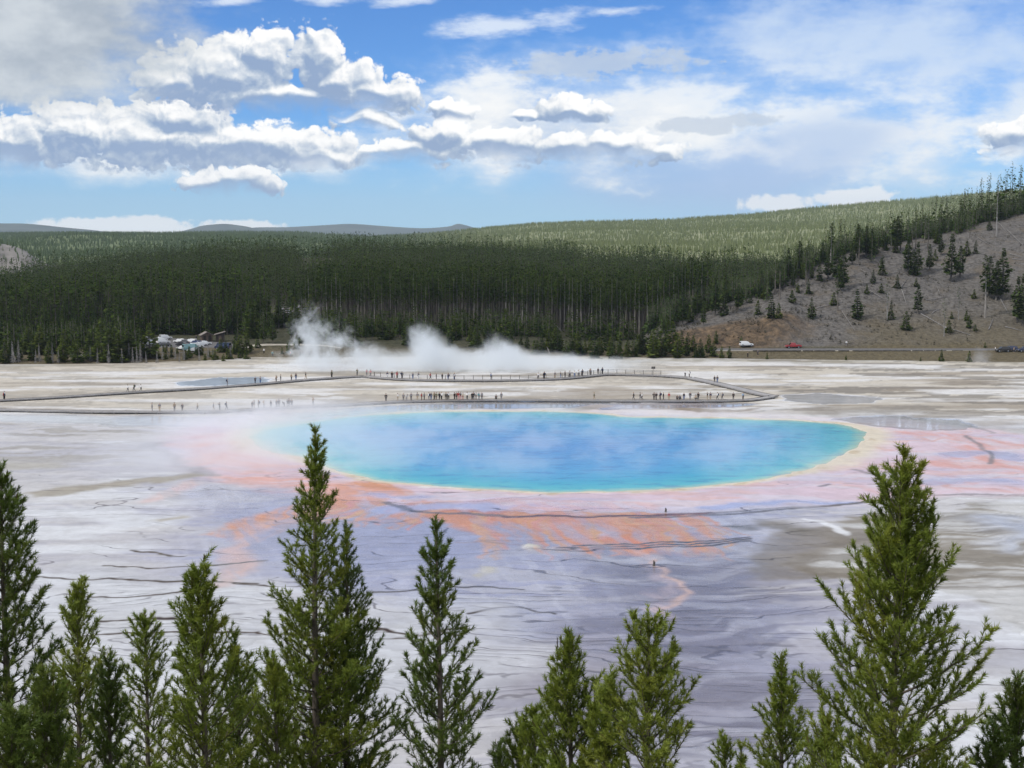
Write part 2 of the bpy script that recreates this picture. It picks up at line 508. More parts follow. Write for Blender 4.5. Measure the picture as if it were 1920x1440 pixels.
def sinter():
    rows = np.concatenate([np.geomspace(40, 93, 24, endpoint=False), CAMZ * F / (np.arange(1462, 664, -1.5) - 440)])
    cols = np.concatenate([np.linspace(-0.75, -0.40, 40, endpoint=False), np.arange(-0.40, 0.40, 0.00088), np.linspace(0.4, 0.75, 40)])
    D, U = np.meshgrid(rows, cols, indexing='ij')
    X = U * D; Y = D.copy()
    PX, PY = project(X, Y, 0 * X)
    # organic warp of every outline
    wx = (fbm(X/9, Y/9, 11) - .5) * 7 + (fbm(X/32, Y/32, 12) - .5) * 10
    wy = (fbm(X/9, Y/9, 13) - .5) * 9 + (fbm(X/32, Y/32, 14) - .5) * 12
    fx = (fbm(X/3.2, Y/3.2, 15, 3) - .5) * 2.4; fy = (fbm(X/3.2, Y/3.2, 16, 3) - .5) * 3.4
    sx, sy = X + wx * 0.5 + fx, Y + wy * 0.5 + fy
    lx, ly = X + wx * 1.5 + fx * 1.6, Y + wy * 1.5 + fy * 1.6
    n1 = fbm(X/38 + 3, Y/9, 21, 5); n2 = fbm(X/26, Y/7 + 5, 22, 5); n3 = fbm(X/12, Y/12, 23, 4); n4 = fbm(X/3, Y/3, 24, 3); n5 = fbm(X/70, Y/14, 25, 4)
    n6 = fbm((X + wx) / 20, (Y + wy) / 3.2, 26, 5)
    nf = fbm((X + wx * .5 + (Y - 190) * .28) / 1.15, (Y + wy * .6) / 11.0, 27, 4)
    nl = fbm((X + wx) / 14.0, (Y + wy) / 1.7, 28, 4)
    one = np.ones(X.shape + (3,))
    far = ss(262, 300, Y + wy)
    c = one * np.array([0.54, 0.515, 0.50])
    c = mix(c, [0.60, 0.555, 0.48], far)
    c = mix(c, [0.43, 0.415, 0.44], ss(.42, .62, n5 * .6 + nl * .4) * (1 - far) * 0.9)
    c = mix(c, [0.68, 0.68, 0.68], ss(.5, .66, n2) * 0.75)
    wet = np.zeros_like(X) + 0.45 * (1 - far)
    ter = np.zeros_like(X) + 0.30
    # far flat: tan and grey streaks, white crusts
    r_side = ss(0.10, 0.22, U)
    tan = ss(.50 - .05 * r_side, .62, n1) * ss(240, 290, Y)
    c = mix(c, [0.30, 0.255, 0.20], tan * (0.40 + .30 * r_side))
    gry = ss(.52, .58, n6) * ss(262, 290, Y)
    c = mix(c, [0.20, 0.185, 0.165], gry * (0.36 + .32 * r_side))
    c = mix(c, [0.76, 0.75, 0.74], ss(.56, .66, n2) * far * 0.8)
    # left middle ground: thin tan streaks
    lm = ss(-0.22, -0.27, U) * ss(215, 230, Y) * ss(285, 270, Y)
    c = mix(c, [0.33, 0.30, 0.25], lm * ss(.52, .6, n6) * 0.7)
    def P(pts, soft, x=None, y=None, grow=0.0):
        q = W(pts); xs = sx if x is None else x; ys = sy if y is None else y
        a = np.array(q); pad = soft * 2 + 25 + abs(grow)
        m = (X > a[:,0].min() - pad) & (X < a[:,0].max() + pad) & (Y > a[:,1].min() - pad) & (Y < a[:,1].max() + pad)
        out = np.zeros_like(X)
        if m.any(): out[m] = ss(-soft, soft, poly_sd(xs[m], ys[m], q) + grow)
        return out
    def L(pts, w0, w1, soft, x=None, y=None):
        """a ribbon whose half width runs from w0 to w1 metres"""
        q = W(smooth_open(pts, 4)); xs = sx if x is None else x; ys = sy if y is None else y
        a = np.array(q); pad = max(w0, w1) + soft + 20
        m = (X > a[:,0].min() - pad) & (X < a[:,0].max() + pad) & (Y > a[:,1].min() - pad) & (Y < a[:,1].max() + pad)
        out = np.zeros_like(X)
        if not m.any(): return out
        xm, ym = xs[m], ys[m]; best = np.zeros(xm.shape)
        n = len(q) - 1
        for i in range(n):
            (ax, ay), (bx, by) = q[i], q[i+1]
            dx, dy = bx-ax, by-ay; l = dx*dx+dy*dy+1e-9
            t = np.clip(((xm-ax)*dx+(ym-ay)*dy)/l, 0, 1)
            d = np.hypot(xm-ax-t*dx, ym-ay-t*dy)
            w = w0 + (w1-w0)*((i+t)/n)
            best = np.maximum(best, 1 - ss(w - soft, w + soft, d))
        out[m] = best
        return out
    # wet lavender apron in front of the spring and its darker runs
    apron = P([(250,905),(420,890),(560,900),(900,930),(1350,945),(1620,930),(1560,960),(1440,985),(1420,1060),(1440,1130),(1560,1180),(1640,1500),(980,1500),(960,1330),(1020,1200),(880,1160),(640,1130),(420,1110),(330,1050),(420,960),(300,930)], 7, lx, ly)
    c = mix(c, [0.385, 0.37, 0.425], apron * (0.60 + 0.40 * ss(.35, .6, n5)))
    c = mix(c, [0.30, 0.30, 0.42], apron * ss(.50, .64, nl) * .55)
    c = mix(c, [0.55, 0.54, 0.58], apron * ss(.54, .68, nf) * .35)
    wet = np.maximum(wet, apron * 0.92); 
    darkl = P([(1090,1040),(1400,1020),(1430,1100),(1500,1180),(1580,1330),(1520,1460),(960,1460),(960,1270),(1080,1180),(1190,1140)], 8, lx, ly)
    c = mix(c, [0.185, 0.168, 0.198], darkl * (.35 + .65 * ss(.36, .60, n1 * .4 + nl * .6)) * 0.95)
    c = mix(c, [0.31, 0.27, 0.28], P([(960,1220),(1180,1200),(1230,1280),(1150,1380),(960,1400)], 8, lx, ly) * ss(.38, .6, n5) * 0.7)
    blu = P([(560,905),(780,960),(870,975),(1010,1010),(900,1030),(760,1060),(600,1100),(480,1110),(470,1040)], 6, lx, ly)
    c = mix(c, [0.31, 0.315, 0.42], blu * 0.8)
    whitep = P([(200,1060),(420,1115),(620,1140),(900,1120),(1000,1150),(1040,1190),(900,1290),(620,1300),(200,1300),(60,1250),(60,1100)], 9, lx, ly)
    c = mix(c, [0.56, 0.56, 0.565], whitep * 0.75)
    fine = P([(860,1090),(1130,1060),(1250,1120),(1560,1060),(1640,1300),(1500,1460),(900,1460),(840,1250)], 10, lx, ly)
    ter = np.maximum(ter, fine); ter = np.maximum(ter, 0.8 * whitep)
    # ---- pink and salmon mats around the water
    sd = poly_sd(X, Y, POOL_W) + (fbm(X/6.0, Y/6.0, 91, 4) - .5) * 2.6
    pink = P([(296,842),(318,818),(372,798),(450,786),(560,782),(640,775),(700,772),(1130,771),(1340,782),(1560,785),(1700,782),(1800,800),(1935,820),(2100,850),(2100,925),(1920,926),(1760,928),(1600,940),(1450,952),(1330,958),(1200,963),(1000,966),(850,962),(735,948),(640,935),(560,910),(470,905),(380,888),(330,872),(300,856)], 3.2)
    pc = mix(one * np.array([0.66, 0.50, 0.53]), [0.55, 0.46, 0.54], ss(.40, .60, n5))
    pc = mix(pc, [0.70, 0.43, 0.34], ss(.50, .62, nl * .6 + n3 * .4) * 0.55); pc = mix(pc, [0.64, 0.59, 0.62], ss(.52, .62, n6) * .6)
    c = c * (1 - pink[..., None]) + pc * pink[..., None]
    # far rim beyond the pool is white, thin water
    c = mix(c, [0.72, 0.66, 0.66], P([(640,786),(720,766),(900,764),(1130,768),(1330,772),(1560,782),(1620,790),(1590,797),(1300,784),(1120,776),(860,773)], 2.0) * 0.85)
    wet = np.maximum(wet, pink * 0.72)
    salmon = P([(335,838),(380,812),(450,806),(462,835),(520,862),(600,885),(690,915),(650,940),(520,912),(420,895),(355,865)], 4.0)
    c = mix(c, [0.70, 0.33, 0.24], salmon * (0.28 + .6 * ss(.40, .62, nl * .5 + n3 * .5)))
    # streams of orange bacteria
    oc = np.array([0.62, 0.26, 0.11])
    def stream(pts, w0, w1, k, col=oc, soft=1.2):
        nonlocal c
        m = L(pts, w0, w1, soft)
        c = mix(c, col, np.minimum(1, m * k * (0.30 + 0.85 * ss(.36, .62, nf * .65 + n3 * .35))))
    stream([(690,915),(640,935),(560,958),(500,975),(410,999)], 4.5, 0.8, .85)
    stream([(720,925),(640,950),(560,975),(470,1000),(440,1003)], 3.5, 1.5, .7)
    stream([(560,975),(480,1010),(455,1030),(458,1060),(435,1085),(400,1108)], 1.6, 0.8, .65, [0.62, 0.40, 0.33])
    stream([(400,892),(330,918),(260,935)], 2.2, 0.9, .5, [0.66, 0.42, 0.36])
    stream([(640,918),(760,938),(900,950),(1060,955),(1200,950)], 4.0, 3.0, .40, [0.72, 0.38, 0.30])
    stream([(850,967),(960,973),(1060,976),(1180,973),(1250,968)], 3.2, 1.6, 1.25, [0.50, 0.155, 0.045], 1.2)
    stream([(835,970),(870,982),(900,1002),(925,1003)], 3.2, 1.0, .85)
    stream([(1010,975),(1060,1000),(1085,1020),(1098,1036)], 4.0, 1.2, .85)
    stream([(1040,975),(1110,990),(1150,1005),(1190,1012)], 5.0, 3.0, .30, [0.66, 0.37, 0.34])
    stream([(1160,974),(1185,1000),(1190,1020),(1205,1034)], 2.6, 2.2, .95)
    stream([(1110,1014),(1160,1018),(1200,1022)], 2.0, 2.0, .8, [0.62, 0.22, 0.10])
    stream([(1228,972),(1232,985),(1268,1008),(1285,1022),(1286,1030)], 0.9, 1.6, .85)
    stream([(1225,1040),(1250,1080),(1275,1115),(1278,1135),(1250,1150)], 0.5, 0.45, .75, [0.62, 0.42, 0.33], 0.5)
    stream([(1190,1030),(1225,1065),(1240,1110),(1252,1140),(1235,1170)], 0.5, 0.7, .5, [0.56, 0.43, 0.42], 0.8)
    rr_ = random.Random(8)
    for k in range(80):
        x0 = rr_.uniform(640, 1300); y0 = 966 if x0 > 850 else 945 + rr_.uniform(-12, 8)
        ln = rr_.uniform(25, 85) * (1 if x0 > 850 else .7); dx = (x0 - 1000) * rr_.uniform(.02, .25) + rr_.uniform(10, 40) * (1 if x0 > 850 else -2.5)
        stream([(x0, y0), (x0 + dx * .35, y0 + ln * .4), (x0 + dx, y0 + ln)], rr_.uniform(.3, .75), .2, rr_.uniform(.6, 1.1), [0.60, 0.25 + .1 * rr_.random(), 0.10 + .12 * rr_.random()], .5)
    for k in range(14):
        x0 = rr_.uniform(1640, 1900); y0 = rr_.uniform(805, 915)
        stream([(x0, y0), (x0 + 30, y0 + rr_.uniform(-6, 10)), (x0 + rr_.uniform(60, 110), y0 + rr_.uniform(-10, 16))], rr_.uniform(.4, 1.0), .25, rr_.uniform(.4, .8), [0.62, 0.30, 0.22], .6)
    for pts, w, k in (([(1700,812),(1790,818),(1830,845),(1860,868)], 2.6, .8), ([(1770,860),(1830,835),(1900,880),(1935,885)], 2.4, .7), ([(1750,868),(1800,875),(1860,872)], 2.5, .75),
                      ([(1790,815),(1850,825),(1930,835)], 1.6, .6), ([(1700,905),(1800,912),(1920,918)], 1.4, .6), ([(1600,910),(1680,925),(1780,922)], 1.2, .4), ([(1640,870),(1720,880),(1780,890)], 1.2, .35)):
        stream(pts, w, w * .7, k, [0.66, 0.33, 0.27], 1.4)
    # blue wet ribbons inside the pink
    for pts, w, k in (([(700,925),(740,930),(790,928)], 1.6, .7), ([(740,955),(800,950),(860,948),(900,958)], 2.8, .8), ([(1330,952),(1480,942),(1600,936)], 1.8, .9), ([(1780,850),(1850,845),(1930,860)], 3.0, .6), ([(1720,900),(1800,895),(1900,900)], 2.6, .5), ([(330,848),(300,838)], 1.2, .4)):
        m = L(pts, w, w * .6, 1.2); c = mix(c, [0.40, 0.42, 0.58], m * k); wet = np.maximum(wet, m)
    # dark terrace steps
    def dark(pts, w, k, col=(0.12, 0.10, 0.09), soft=0.35):
        nonlocal c
        m = L(pts, w, w, soft, X + wx * .12 + (n4 - .5) * 1.6, Y + wy * .12 + (n4 - .5) * 2.2)
        c = mix(c, col, m * k * ss(.25, .5, n3 + .1))
    dark([(728,942),(770,955),(850,964),(950,967)], 0.7, .8)
    dark([(950,968),(1100,969),(1200,967),(1330,962)], 0.6, 1.1, (0.16, 0.07, 0.04))
    dark([(1180,972),(1330,966),(1450,957),(1600,942),(1640,938)], 0.5, 1.0)
    dark([(1330,962),(1450,953),(1600,943)], 0.4, .7)
    for k in range(3):
        dark([(1010 + 30*k,1032 - 4*k),(1100,1030 - 4*k),(1290,1024 - 4*k),(1400,1014 - 3*k)], 0.26, 1.25, soft=.22)
    dark([(860,1015),(940,1020),(1010,1028)], 0.35, .5, (0.28, 0.17, 0.12))
    dark([(1810,818),(1835,835),(1858,850),(1860,868)], 0.45, .8, (0.16, 0.15, 0.15))
    dark([(1695,785),(1760,790),(1812,799),(1860,812)], 0.6, .6, (0.22, 0.20, 0.18))
    dark([(1920,928),(1800,926),(1750,927)], 0.5, .7)
    dark([(1540,911),(1556,908)], 0.4, .9, (0.15, 0.13, 0.14)); dark([(1600,880),(1640,890)], .5, .6); dark([(1590,905),(1650,909)], .4, .5)
    for pts in ([(160,1190),(420,1185),(520,1190),(700,1180),(860,1192)], [(60,1085),(300,1090),(480,1096)], [(430,1097),(560,1100),(640,1094)], [(180,1168),(330,1160),(420,1172)], [(880,1150),(960,1138),(1040,1150)],
                [(250,1032),(350,1042)], [(200,1060),(360,1064),(500,1052)], [(700,1112),(860,1100),(980,1104)], [(120,1115),(260,1122),(390,1100)], [(520,1140),(640,1150)], [(560,1188),(700,1200),(880,1176)]):
        dark(pts, 0.26, 1.3, (0.13, 0.11, 0.095), 0.22)
    # rim of the spring
    rimw = 1.9 + 4.5 * ss(-0.13, -0.19, U) + 4.2 * ss(0.215, 0.25, U) + 1.2 * (n3 - .5)
    rim = ss(-rimw, -rimw * .25, sd + (n4 - .5) * 1.4)
    c = mix(c, [0.70, 0.61, 0.44], rim * (sd < 3) * 0.9)
    c = mix(c, [0.45, 0.33, 0.18], ss(.55, .7, n4) * ss(-2.2, -1.0, sd) * (sd < 0) * .6)
    wet = np.where(sd > -rimw, np.minimum(wet, 0.55), wet)
    # white crust shelf and mounds near the rim
    c = mix(c, [0.78, 0.75, 0.68], L([(800,914),(840,915),(868,919)], 0.9, 0.5, .5) * .9)
    mound = L([(974,1028),(988,1027)], 0.9, 0.7, .8); c = mix(c, [0.58, 0.55, 0.46], mound * .9)
    c = mix(c, [0.55, 0.5, 0.38], L([(884,1064),(888,1070)], .8, .8, .6) * .8)
    # ---- brown and white sinter islands on the right
    br = P([(1440,1030),(1470,1000),(1560,965),(1680,960),(1790,950),(1930,938),(2250,950),(2250,1250),(1930,1185),(1860,1160),(1760,1120),(1600,1105),(1500,1110),(1440,1085),(1425,1055)], 1.6, lx, ly)
    bcol = mix(one * np.array([0.27, 0.24, 0.195]), [0.52, 0.505, 0.48], ss(.44, .56, n2 * .45 + n3 * .25 + nl * .3)); bcol = mix(bcol, [0.20, 0.175, 0.14], ss(.54, .66, n6) * .7)
    c = c * (1 - br[..., None]) + bcol * br[..., None]; wet = wet * (1 - br) + 0.1 * br; ter = ter * (1 - br)
    brd = L([(1450,1070),(1475,1020),(1545,1002),(1600,1000)], 4, 4, 1.2) ; c = mix(c, [0.19, 0.16, 0.125], brd * .8)
    brd = P([(1430,1060),(1470,1090),(1560,1112),(1640,1110),(1600,1085),(1500,1075)], .8, lx, ly); c = mix(c, [0.20, 0.17, 0.13], brd * .85)
    c = mix(c, [0.17, 0.15, 0.12], L([(1440,985),(1470,995),(1480,1000)], 2.5, 2.0, 1.5) * .8)
    c = mix(c, [0.17, 0.15, 0.12], L([(1366,988),(1386,990)], 1.5, 1.2, 1.0) * .8)
    c = mix(c, [0.80, 0.80, 0.80], L([(1500,975),(1540,985),(1560,1000)], .7, 1.0, .5) * .75)
    blb = P([(1760,970),(1935,960),(1935,1010),(1820,1025)], 4, lx, ly); c = mix(c, [0.46, 0.49, 0.58], blb * .6); wet = np.maximum(wet, blb * .9)
    lw = P([(1810,1205),(2250,1225),(2250,1190),(1930,1180)], 2.5); c = mix(c, [0.74, 0.74, 0.74], lw * .8)
    lw = P([(1860,1270),(2250,1290),(2250,1225),(1880,1225)], 3); c = mix(c, [0.42, 0.40, 0.41], lw * .7); wet = np.maximum(wet, lw * .8)
    # ---- left middle ground
    wedge = P([(28,926),(120,912),(250,899),(380,886),(396,891),(300,903),(180,917),(70,930)], 1.2); c = mix(c, [0.32, 0.275, 0.20], wedge * .85)
    wedge = P([(290,972),(340,964),(362,968),(310,978)], 1.0); c = mix(c, [0.36, 0.31, 0.22], wedge * .7)
    wedge = P([(-60,868),(90,866),(110,876),(-60,886)], 2.0); c = mix(c, [0.42, 0.385, 0.31], wedge * .7)
    c = mix(c, [0.27, 0.27, 0.28], L([(285,832),(290,850),(340,870),(390,886),(410,890)], 1.6, 1.6, 1.0) * .65)
    c = mix(c, [0.60, 0.60, 0.63], P([(-90,780),(260,782),(330,800),(280,835),(-90,815)], 8, lx, ly) * .5 * ss(.4, .6, n2))
    # ---- sheets of standing water that mirror the sky and the visitors
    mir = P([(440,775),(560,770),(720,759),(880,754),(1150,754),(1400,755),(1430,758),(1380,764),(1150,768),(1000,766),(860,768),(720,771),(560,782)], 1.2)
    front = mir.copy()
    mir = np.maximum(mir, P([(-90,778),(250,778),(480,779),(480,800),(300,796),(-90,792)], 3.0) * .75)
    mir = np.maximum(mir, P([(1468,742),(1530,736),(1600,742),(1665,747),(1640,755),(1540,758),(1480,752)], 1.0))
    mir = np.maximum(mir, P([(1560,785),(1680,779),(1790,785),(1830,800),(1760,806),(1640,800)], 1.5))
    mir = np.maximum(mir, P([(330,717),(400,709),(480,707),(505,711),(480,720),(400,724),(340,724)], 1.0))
    c = mix(c, [0.70, 0.71, 0.74], mir * .7 * (1 - front)); c = mix(c, [0.34, 0.34, 0.36], front * .85)  # outer sheets: pale reflected sky painted into the base colour
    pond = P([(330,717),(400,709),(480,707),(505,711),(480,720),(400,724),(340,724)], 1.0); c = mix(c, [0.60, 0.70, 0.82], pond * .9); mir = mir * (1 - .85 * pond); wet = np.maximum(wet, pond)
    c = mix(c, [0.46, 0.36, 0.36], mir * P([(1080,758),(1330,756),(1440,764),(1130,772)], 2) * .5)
    bank = P([(1190,760),(1300,766),(1390,768),(1450,764),(1400,771),(1300,774),(1240,768)], .8); c = mix(c, [0.26, 0.20, 0.14], bank * .85)
    bank = P([(1050,770),(1120,757),(1150,760),(1080,772)], 1.0); c = mix(c, [0.36, 0.32, 0.28], bank * .6); 
    mir = mir * (1 - bank)
    for pts in ([(1000,735),(1060,722),(1075,727),(1010,741)], [(920,742),(980,735),(1000,739),(930,747)], [(1240,735),(1330,728),(1400,738),(1260,744)], [(560,742),(640,735),(700,748),(600,750)]):
        m = P(pts, 1.5, lx, ly); c = mix(c, [0.76, 0.76, 0.75], m * .75 * ss(.4, .55, n4))
    m = P([(1000,735),(1150,722),(1200,735),(1100,748),(980,750)], 3, lx, ly); c = mix(c, [0.36, 0.315, 0.26], m * .65)
    m = P([(1690,720),(1800,712),(1935,720),(1935,742),(1760,748),(1640,745)], 4, lx, ly); c = mix(c, [0.25, 0.215, 0.17], m * .7 * ss(.4, .6, n1))
    m = P([(1560,765),(1700,757),(1860,770),(1700,779),(1540,778)], 4, lx, ly); c = mix(c, [0.30, 0.27, 0.23], m * .75)
    # grassy far edge
    gf = ground_far(U)
    edge = ss(14, 0, gf - Y + (n3 - .5) * 26); c = mix(c, [0.26, 0.235, 0.17], edge * .6 * ss(.35, .6, n4 * .5 + n2 * .5))
    c *= (0.93 * (0.92 + 0.16 * n4))[..., None]
    c *= 1 + (1 - far)[..., None] * np.array([-0.03, 0.0, 0.05]) - far[..., None] * 0.09  # near flat cooled: bluish sky reflection painted into the colour
    # relief: bowl under the spring, slight terraces
    Z = (n3 - .5) * 0.10 + (n2 - .5) * 0.10
    Z = Z * (1 - mir) - 0.015 * mir
    Z = np.where(sd > -6, Z * ss(-1, -6, sd), Z)
    Z = Z + 0.35 * mound
    Z = Z - 2.5 * ss(0, 9, sd) + 0.05 * (sd < 0) * ss(-2.5, -.3, sd)
    # drop away beyond the flat's far edge so the bank takes over
    Z = Z - ss(0, 12, Y - gf - 3) * 0.6
    n, m = X.shape
    V = np.stack([X, Y, Z], -1).reshape(-1, 3)
    I = np.arange(n * m).reshape(n, m)
    Q = np.stack([I[:-1, :-1], I[:-1, 1:], I[1:, 1:], I[1:, :-1]], -1).reshape(-1, 4)
    return V, Q, c.reshape(-1, 3), wet.ravel(), ter.ravel(), mir.ravel()

def sinter_material():
    m, g, b = material('sinter', 0.8, (0.5, 0.5, 0.5), 0.5)
    p = g.pos()
    wet, ter, mir = g.attr('wet'), g.attr('ter'), g.attr('mir')
    col = g.attr('paint', 'Color')
    # low terrace lips: broken wavering lines across the fall of the flat
    x, y, z = g.sep(p)
    w1 = g.noise(g.vmath('MULTIPLY', p, (0.025, 0.05, 0)), 1.0, 3.0, 0.5, dim='2D')
    w2 = g.noise(g.vmath('MULTIPLY', p, (0.085, 0.15, 0)), 1.0, 4.0, 0.5, dim='2D')
    br = g.noise(g.vmath('MULTIPLY', p, (0.045, 0.10, 0)), 1.0, 4.0, 0.6, dim='2D')
    br2 = g.noise(g.vmath('MULTIPLY', p, (0.05, 0.28, 0)), 1.0, 4.0, 0.6, dim='2D')
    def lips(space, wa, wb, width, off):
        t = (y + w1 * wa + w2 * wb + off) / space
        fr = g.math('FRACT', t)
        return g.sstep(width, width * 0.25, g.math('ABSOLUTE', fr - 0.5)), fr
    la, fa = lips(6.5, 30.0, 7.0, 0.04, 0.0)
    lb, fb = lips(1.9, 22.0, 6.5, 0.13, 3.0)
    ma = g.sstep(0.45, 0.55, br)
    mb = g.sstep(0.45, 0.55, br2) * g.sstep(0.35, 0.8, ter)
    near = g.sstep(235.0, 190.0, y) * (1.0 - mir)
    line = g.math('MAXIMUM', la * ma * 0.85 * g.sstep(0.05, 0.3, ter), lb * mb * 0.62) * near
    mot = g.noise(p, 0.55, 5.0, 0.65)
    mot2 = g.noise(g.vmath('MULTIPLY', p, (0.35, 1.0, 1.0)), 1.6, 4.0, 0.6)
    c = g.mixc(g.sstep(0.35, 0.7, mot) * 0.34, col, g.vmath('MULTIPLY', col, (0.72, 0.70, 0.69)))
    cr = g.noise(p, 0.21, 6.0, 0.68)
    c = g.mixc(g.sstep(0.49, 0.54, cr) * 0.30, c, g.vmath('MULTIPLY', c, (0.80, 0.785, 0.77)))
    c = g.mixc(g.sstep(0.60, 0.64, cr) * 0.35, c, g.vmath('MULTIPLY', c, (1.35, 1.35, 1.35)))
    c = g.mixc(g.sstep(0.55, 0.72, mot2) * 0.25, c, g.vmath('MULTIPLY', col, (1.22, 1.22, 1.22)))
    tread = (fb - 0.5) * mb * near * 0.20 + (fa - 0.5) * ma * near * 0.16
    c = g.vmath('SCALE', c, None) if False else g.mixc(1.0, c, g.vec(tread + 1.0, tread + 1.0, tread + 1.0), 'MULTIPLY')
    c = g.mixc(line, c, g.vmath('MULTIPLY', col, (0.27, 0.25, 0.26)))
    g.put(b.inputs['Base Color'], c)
    ro = g.lin(0, 1, wet, 0.85, 0.22) + (mot - 0.5) * 0.25 * (1.0 - mir)
    ro = g.math('MULTIPLY_ADD', mir, -0.8, ro)
    g.put(b.inputs['Roughness'], g.math('MAXIMUM', ro, 0.03))
    b.inputs['IOR'].default_value = 1.33
    h = mot * 0.6 + mot2 * 0.5 - line * 1.2
    nb = g.n('ShaderNodeBump'); nb.inputs['Distance'].default_value = 0.12
    g.put(nb.inputs['Height'], h); g.put(nb.inputs['Strength'], g.math('MULTIPLY', 1.0 - mir * 0.985, 0.16))
    g.put(b.inputs['Normal'], Sx(g, nb.outputs[0]))
    return m

V, Q, c, wet, ter, mir = sinter()
me = np_mesh('sinter_flat', V, Q, [sinter_material()], {'wet': wet, 'ter': ter, 'mir': mir}, {'paint': c}, smooth=True)
tag(mesh_obj('sinter_flat', me), kind='structure')
del V, Q, c

# the ground under everything, out to the horizon
me = np_mesh('ground', [(-40000,-40000,-14),(40000,-40000,-14),(40000,40000,-14),(-40000,40000,-14)], np.array([[0,1,2,3]]), [noisy('plain', (0.07,0.085,0.05), (0.10,0.105,0.07), 0.01)])
tag(mesh_obj('ground', me), kind='structure')

def hot_spring():
    a = np.array(POOL_W)
    xs = np.linspace(a[:,0].min() - 3, a[:,0].max() + 3, 330); ys = np.linspace(a[:,1].min() - 3, a[:,1].max() + 3, 260)
    Y, X = np.meshgrid(ys, xs, indexing='ij')
    sd = poly_sd(X, Y, POOL_W) + (fbm(X/6.0, Y/6.0, 91, 4) - .5) * 2.6
    n, m = X.shape
    I = np.arange(n * m).reshape(n, m)
    keep = (sd > -1.2)
    k = keep[:-1,:-1] & keep[1:,:-1] & keep[:-1,1:] & keep[1:,1:]
    Q = np.stack([I[:-1,:-1], I[:-1,1:], I[1:,1:], I[1:,:-1]], -1)[k]
    used = np.zeros(n * m, bool); used[Q.ravel()] = True
    re = np.cumsum(used) - 1
    V = np.stack([X, Y, np.full(X.shape, -0.02)], -1).reshape(-1, 3)[used]
    mt, g, b = material('spring_water', 0.12, (0.05, 0.3, 0.5), 0.5)
    p = g.pos(); sdv = g.attr('shore')
    n1 = g.noise(g.vmath('MULTIPLY', p, (0.10, 0.16, 0)), 1.0, 4.0, 0.55, dim='2D')
    n2 = g.noise(g.vmath('MULTIPLY', p, (0.30, 0.55, 0)), 1.0, 4.0, 0.6, dim='2D')
    s = sdv + (n1 - 0.5) * 9.0 * g.sstep(2.0, 14.0, sdv) + (n2 - 0.5) * 1.2
    col = g.ramp(s / 40.0, [(0.0, (0.60, 0.55, 0.30)), (0.022, (0.36, 0.55, 0.38)), (0.07, (0.10, 0.46, 0.46)), (0.20, (0.05, 0.37, 0.48)), (0.45, (0.08, 0.32, 0.55)), (0.78, (0.075, 0.275, 0.53)), (1.0, (0.075, 0.255, 0.53))])
    st = g.noise(g.vmath('MULTIPLY', p, (0.16, 0.42, 0)), 1.0, 4.0, 0.65, dim='2D')
    col = g.mixc(g.sstep(.50, .68, st) * .40, col, (0.02, 0.11, 0.33)); col = g.mixc(g.sstep(.50, .32, st) * .22, col, (0.12, 0.36, 0.55))
    g.put(b.inputs['Base Color'], col)
    b.inputs['IOR'].default_value = 1.33
    wv = g.noise(g.vmath('MULTIPLY', p, (0.5, 1.3, 0)), 1.0, 4.0, 0.6, dim='2D')
    wv2 = g.noise(g.vmath('MULTIPLY', p, (2.0, 4.0, 0)), 1.0, 2.0, 0.5, dim='2D')
    g.put(b.inputs['Normal'], g.bump(wv * 0.7 + wv2 * 0.12, 0.35, 0.12))
    me = np_mesh('hot_spring_water', V, re[Q], [mt], {'shore': sd.ravel()[used]}, smooth=True)
    return tag(mesh_obj('hot_spring_water', me), kind='structure')
hot_spring()
# ------------------------------------------------------------------ hills
RIDGE = np.array([(1000,690),(1100,678),(1180,650),(1240,604),(1300,588),(1350,569),(1420,552),(1480,516),(1540,492),(1600,466),(1700,450),(1760,438),(1830,419),(1920,398),(2100,362),(2500,330)], float)
RIDGE_Y = np.array([(1000,446),(1180,455),(1240,462),(1350,482),(1480,508),(1600,538),(1760,575),(1920,608),(2500,680)], float)
CREST = np.array([(-500,515),(-200,505),(0,491),(60,486),(130,476),(200,463),(300,451),(380,448),(500,449),(600,450),(700,448),(800,448),(860,446),(930,444),(990,448),(1060,461),(1120,471),(1300,471),(1500,468),(2500,460)], float)
CREST_Y = 1150.0
FOOT_Y = 433.0

def ridge_at(u):
    px = 960 + F * u
    return np.interp(px, RIDGE[:,0], RIDGE[:,1]), np.interp(px, RIDGE_Y[:,0], RIDGE_Y[:,1])

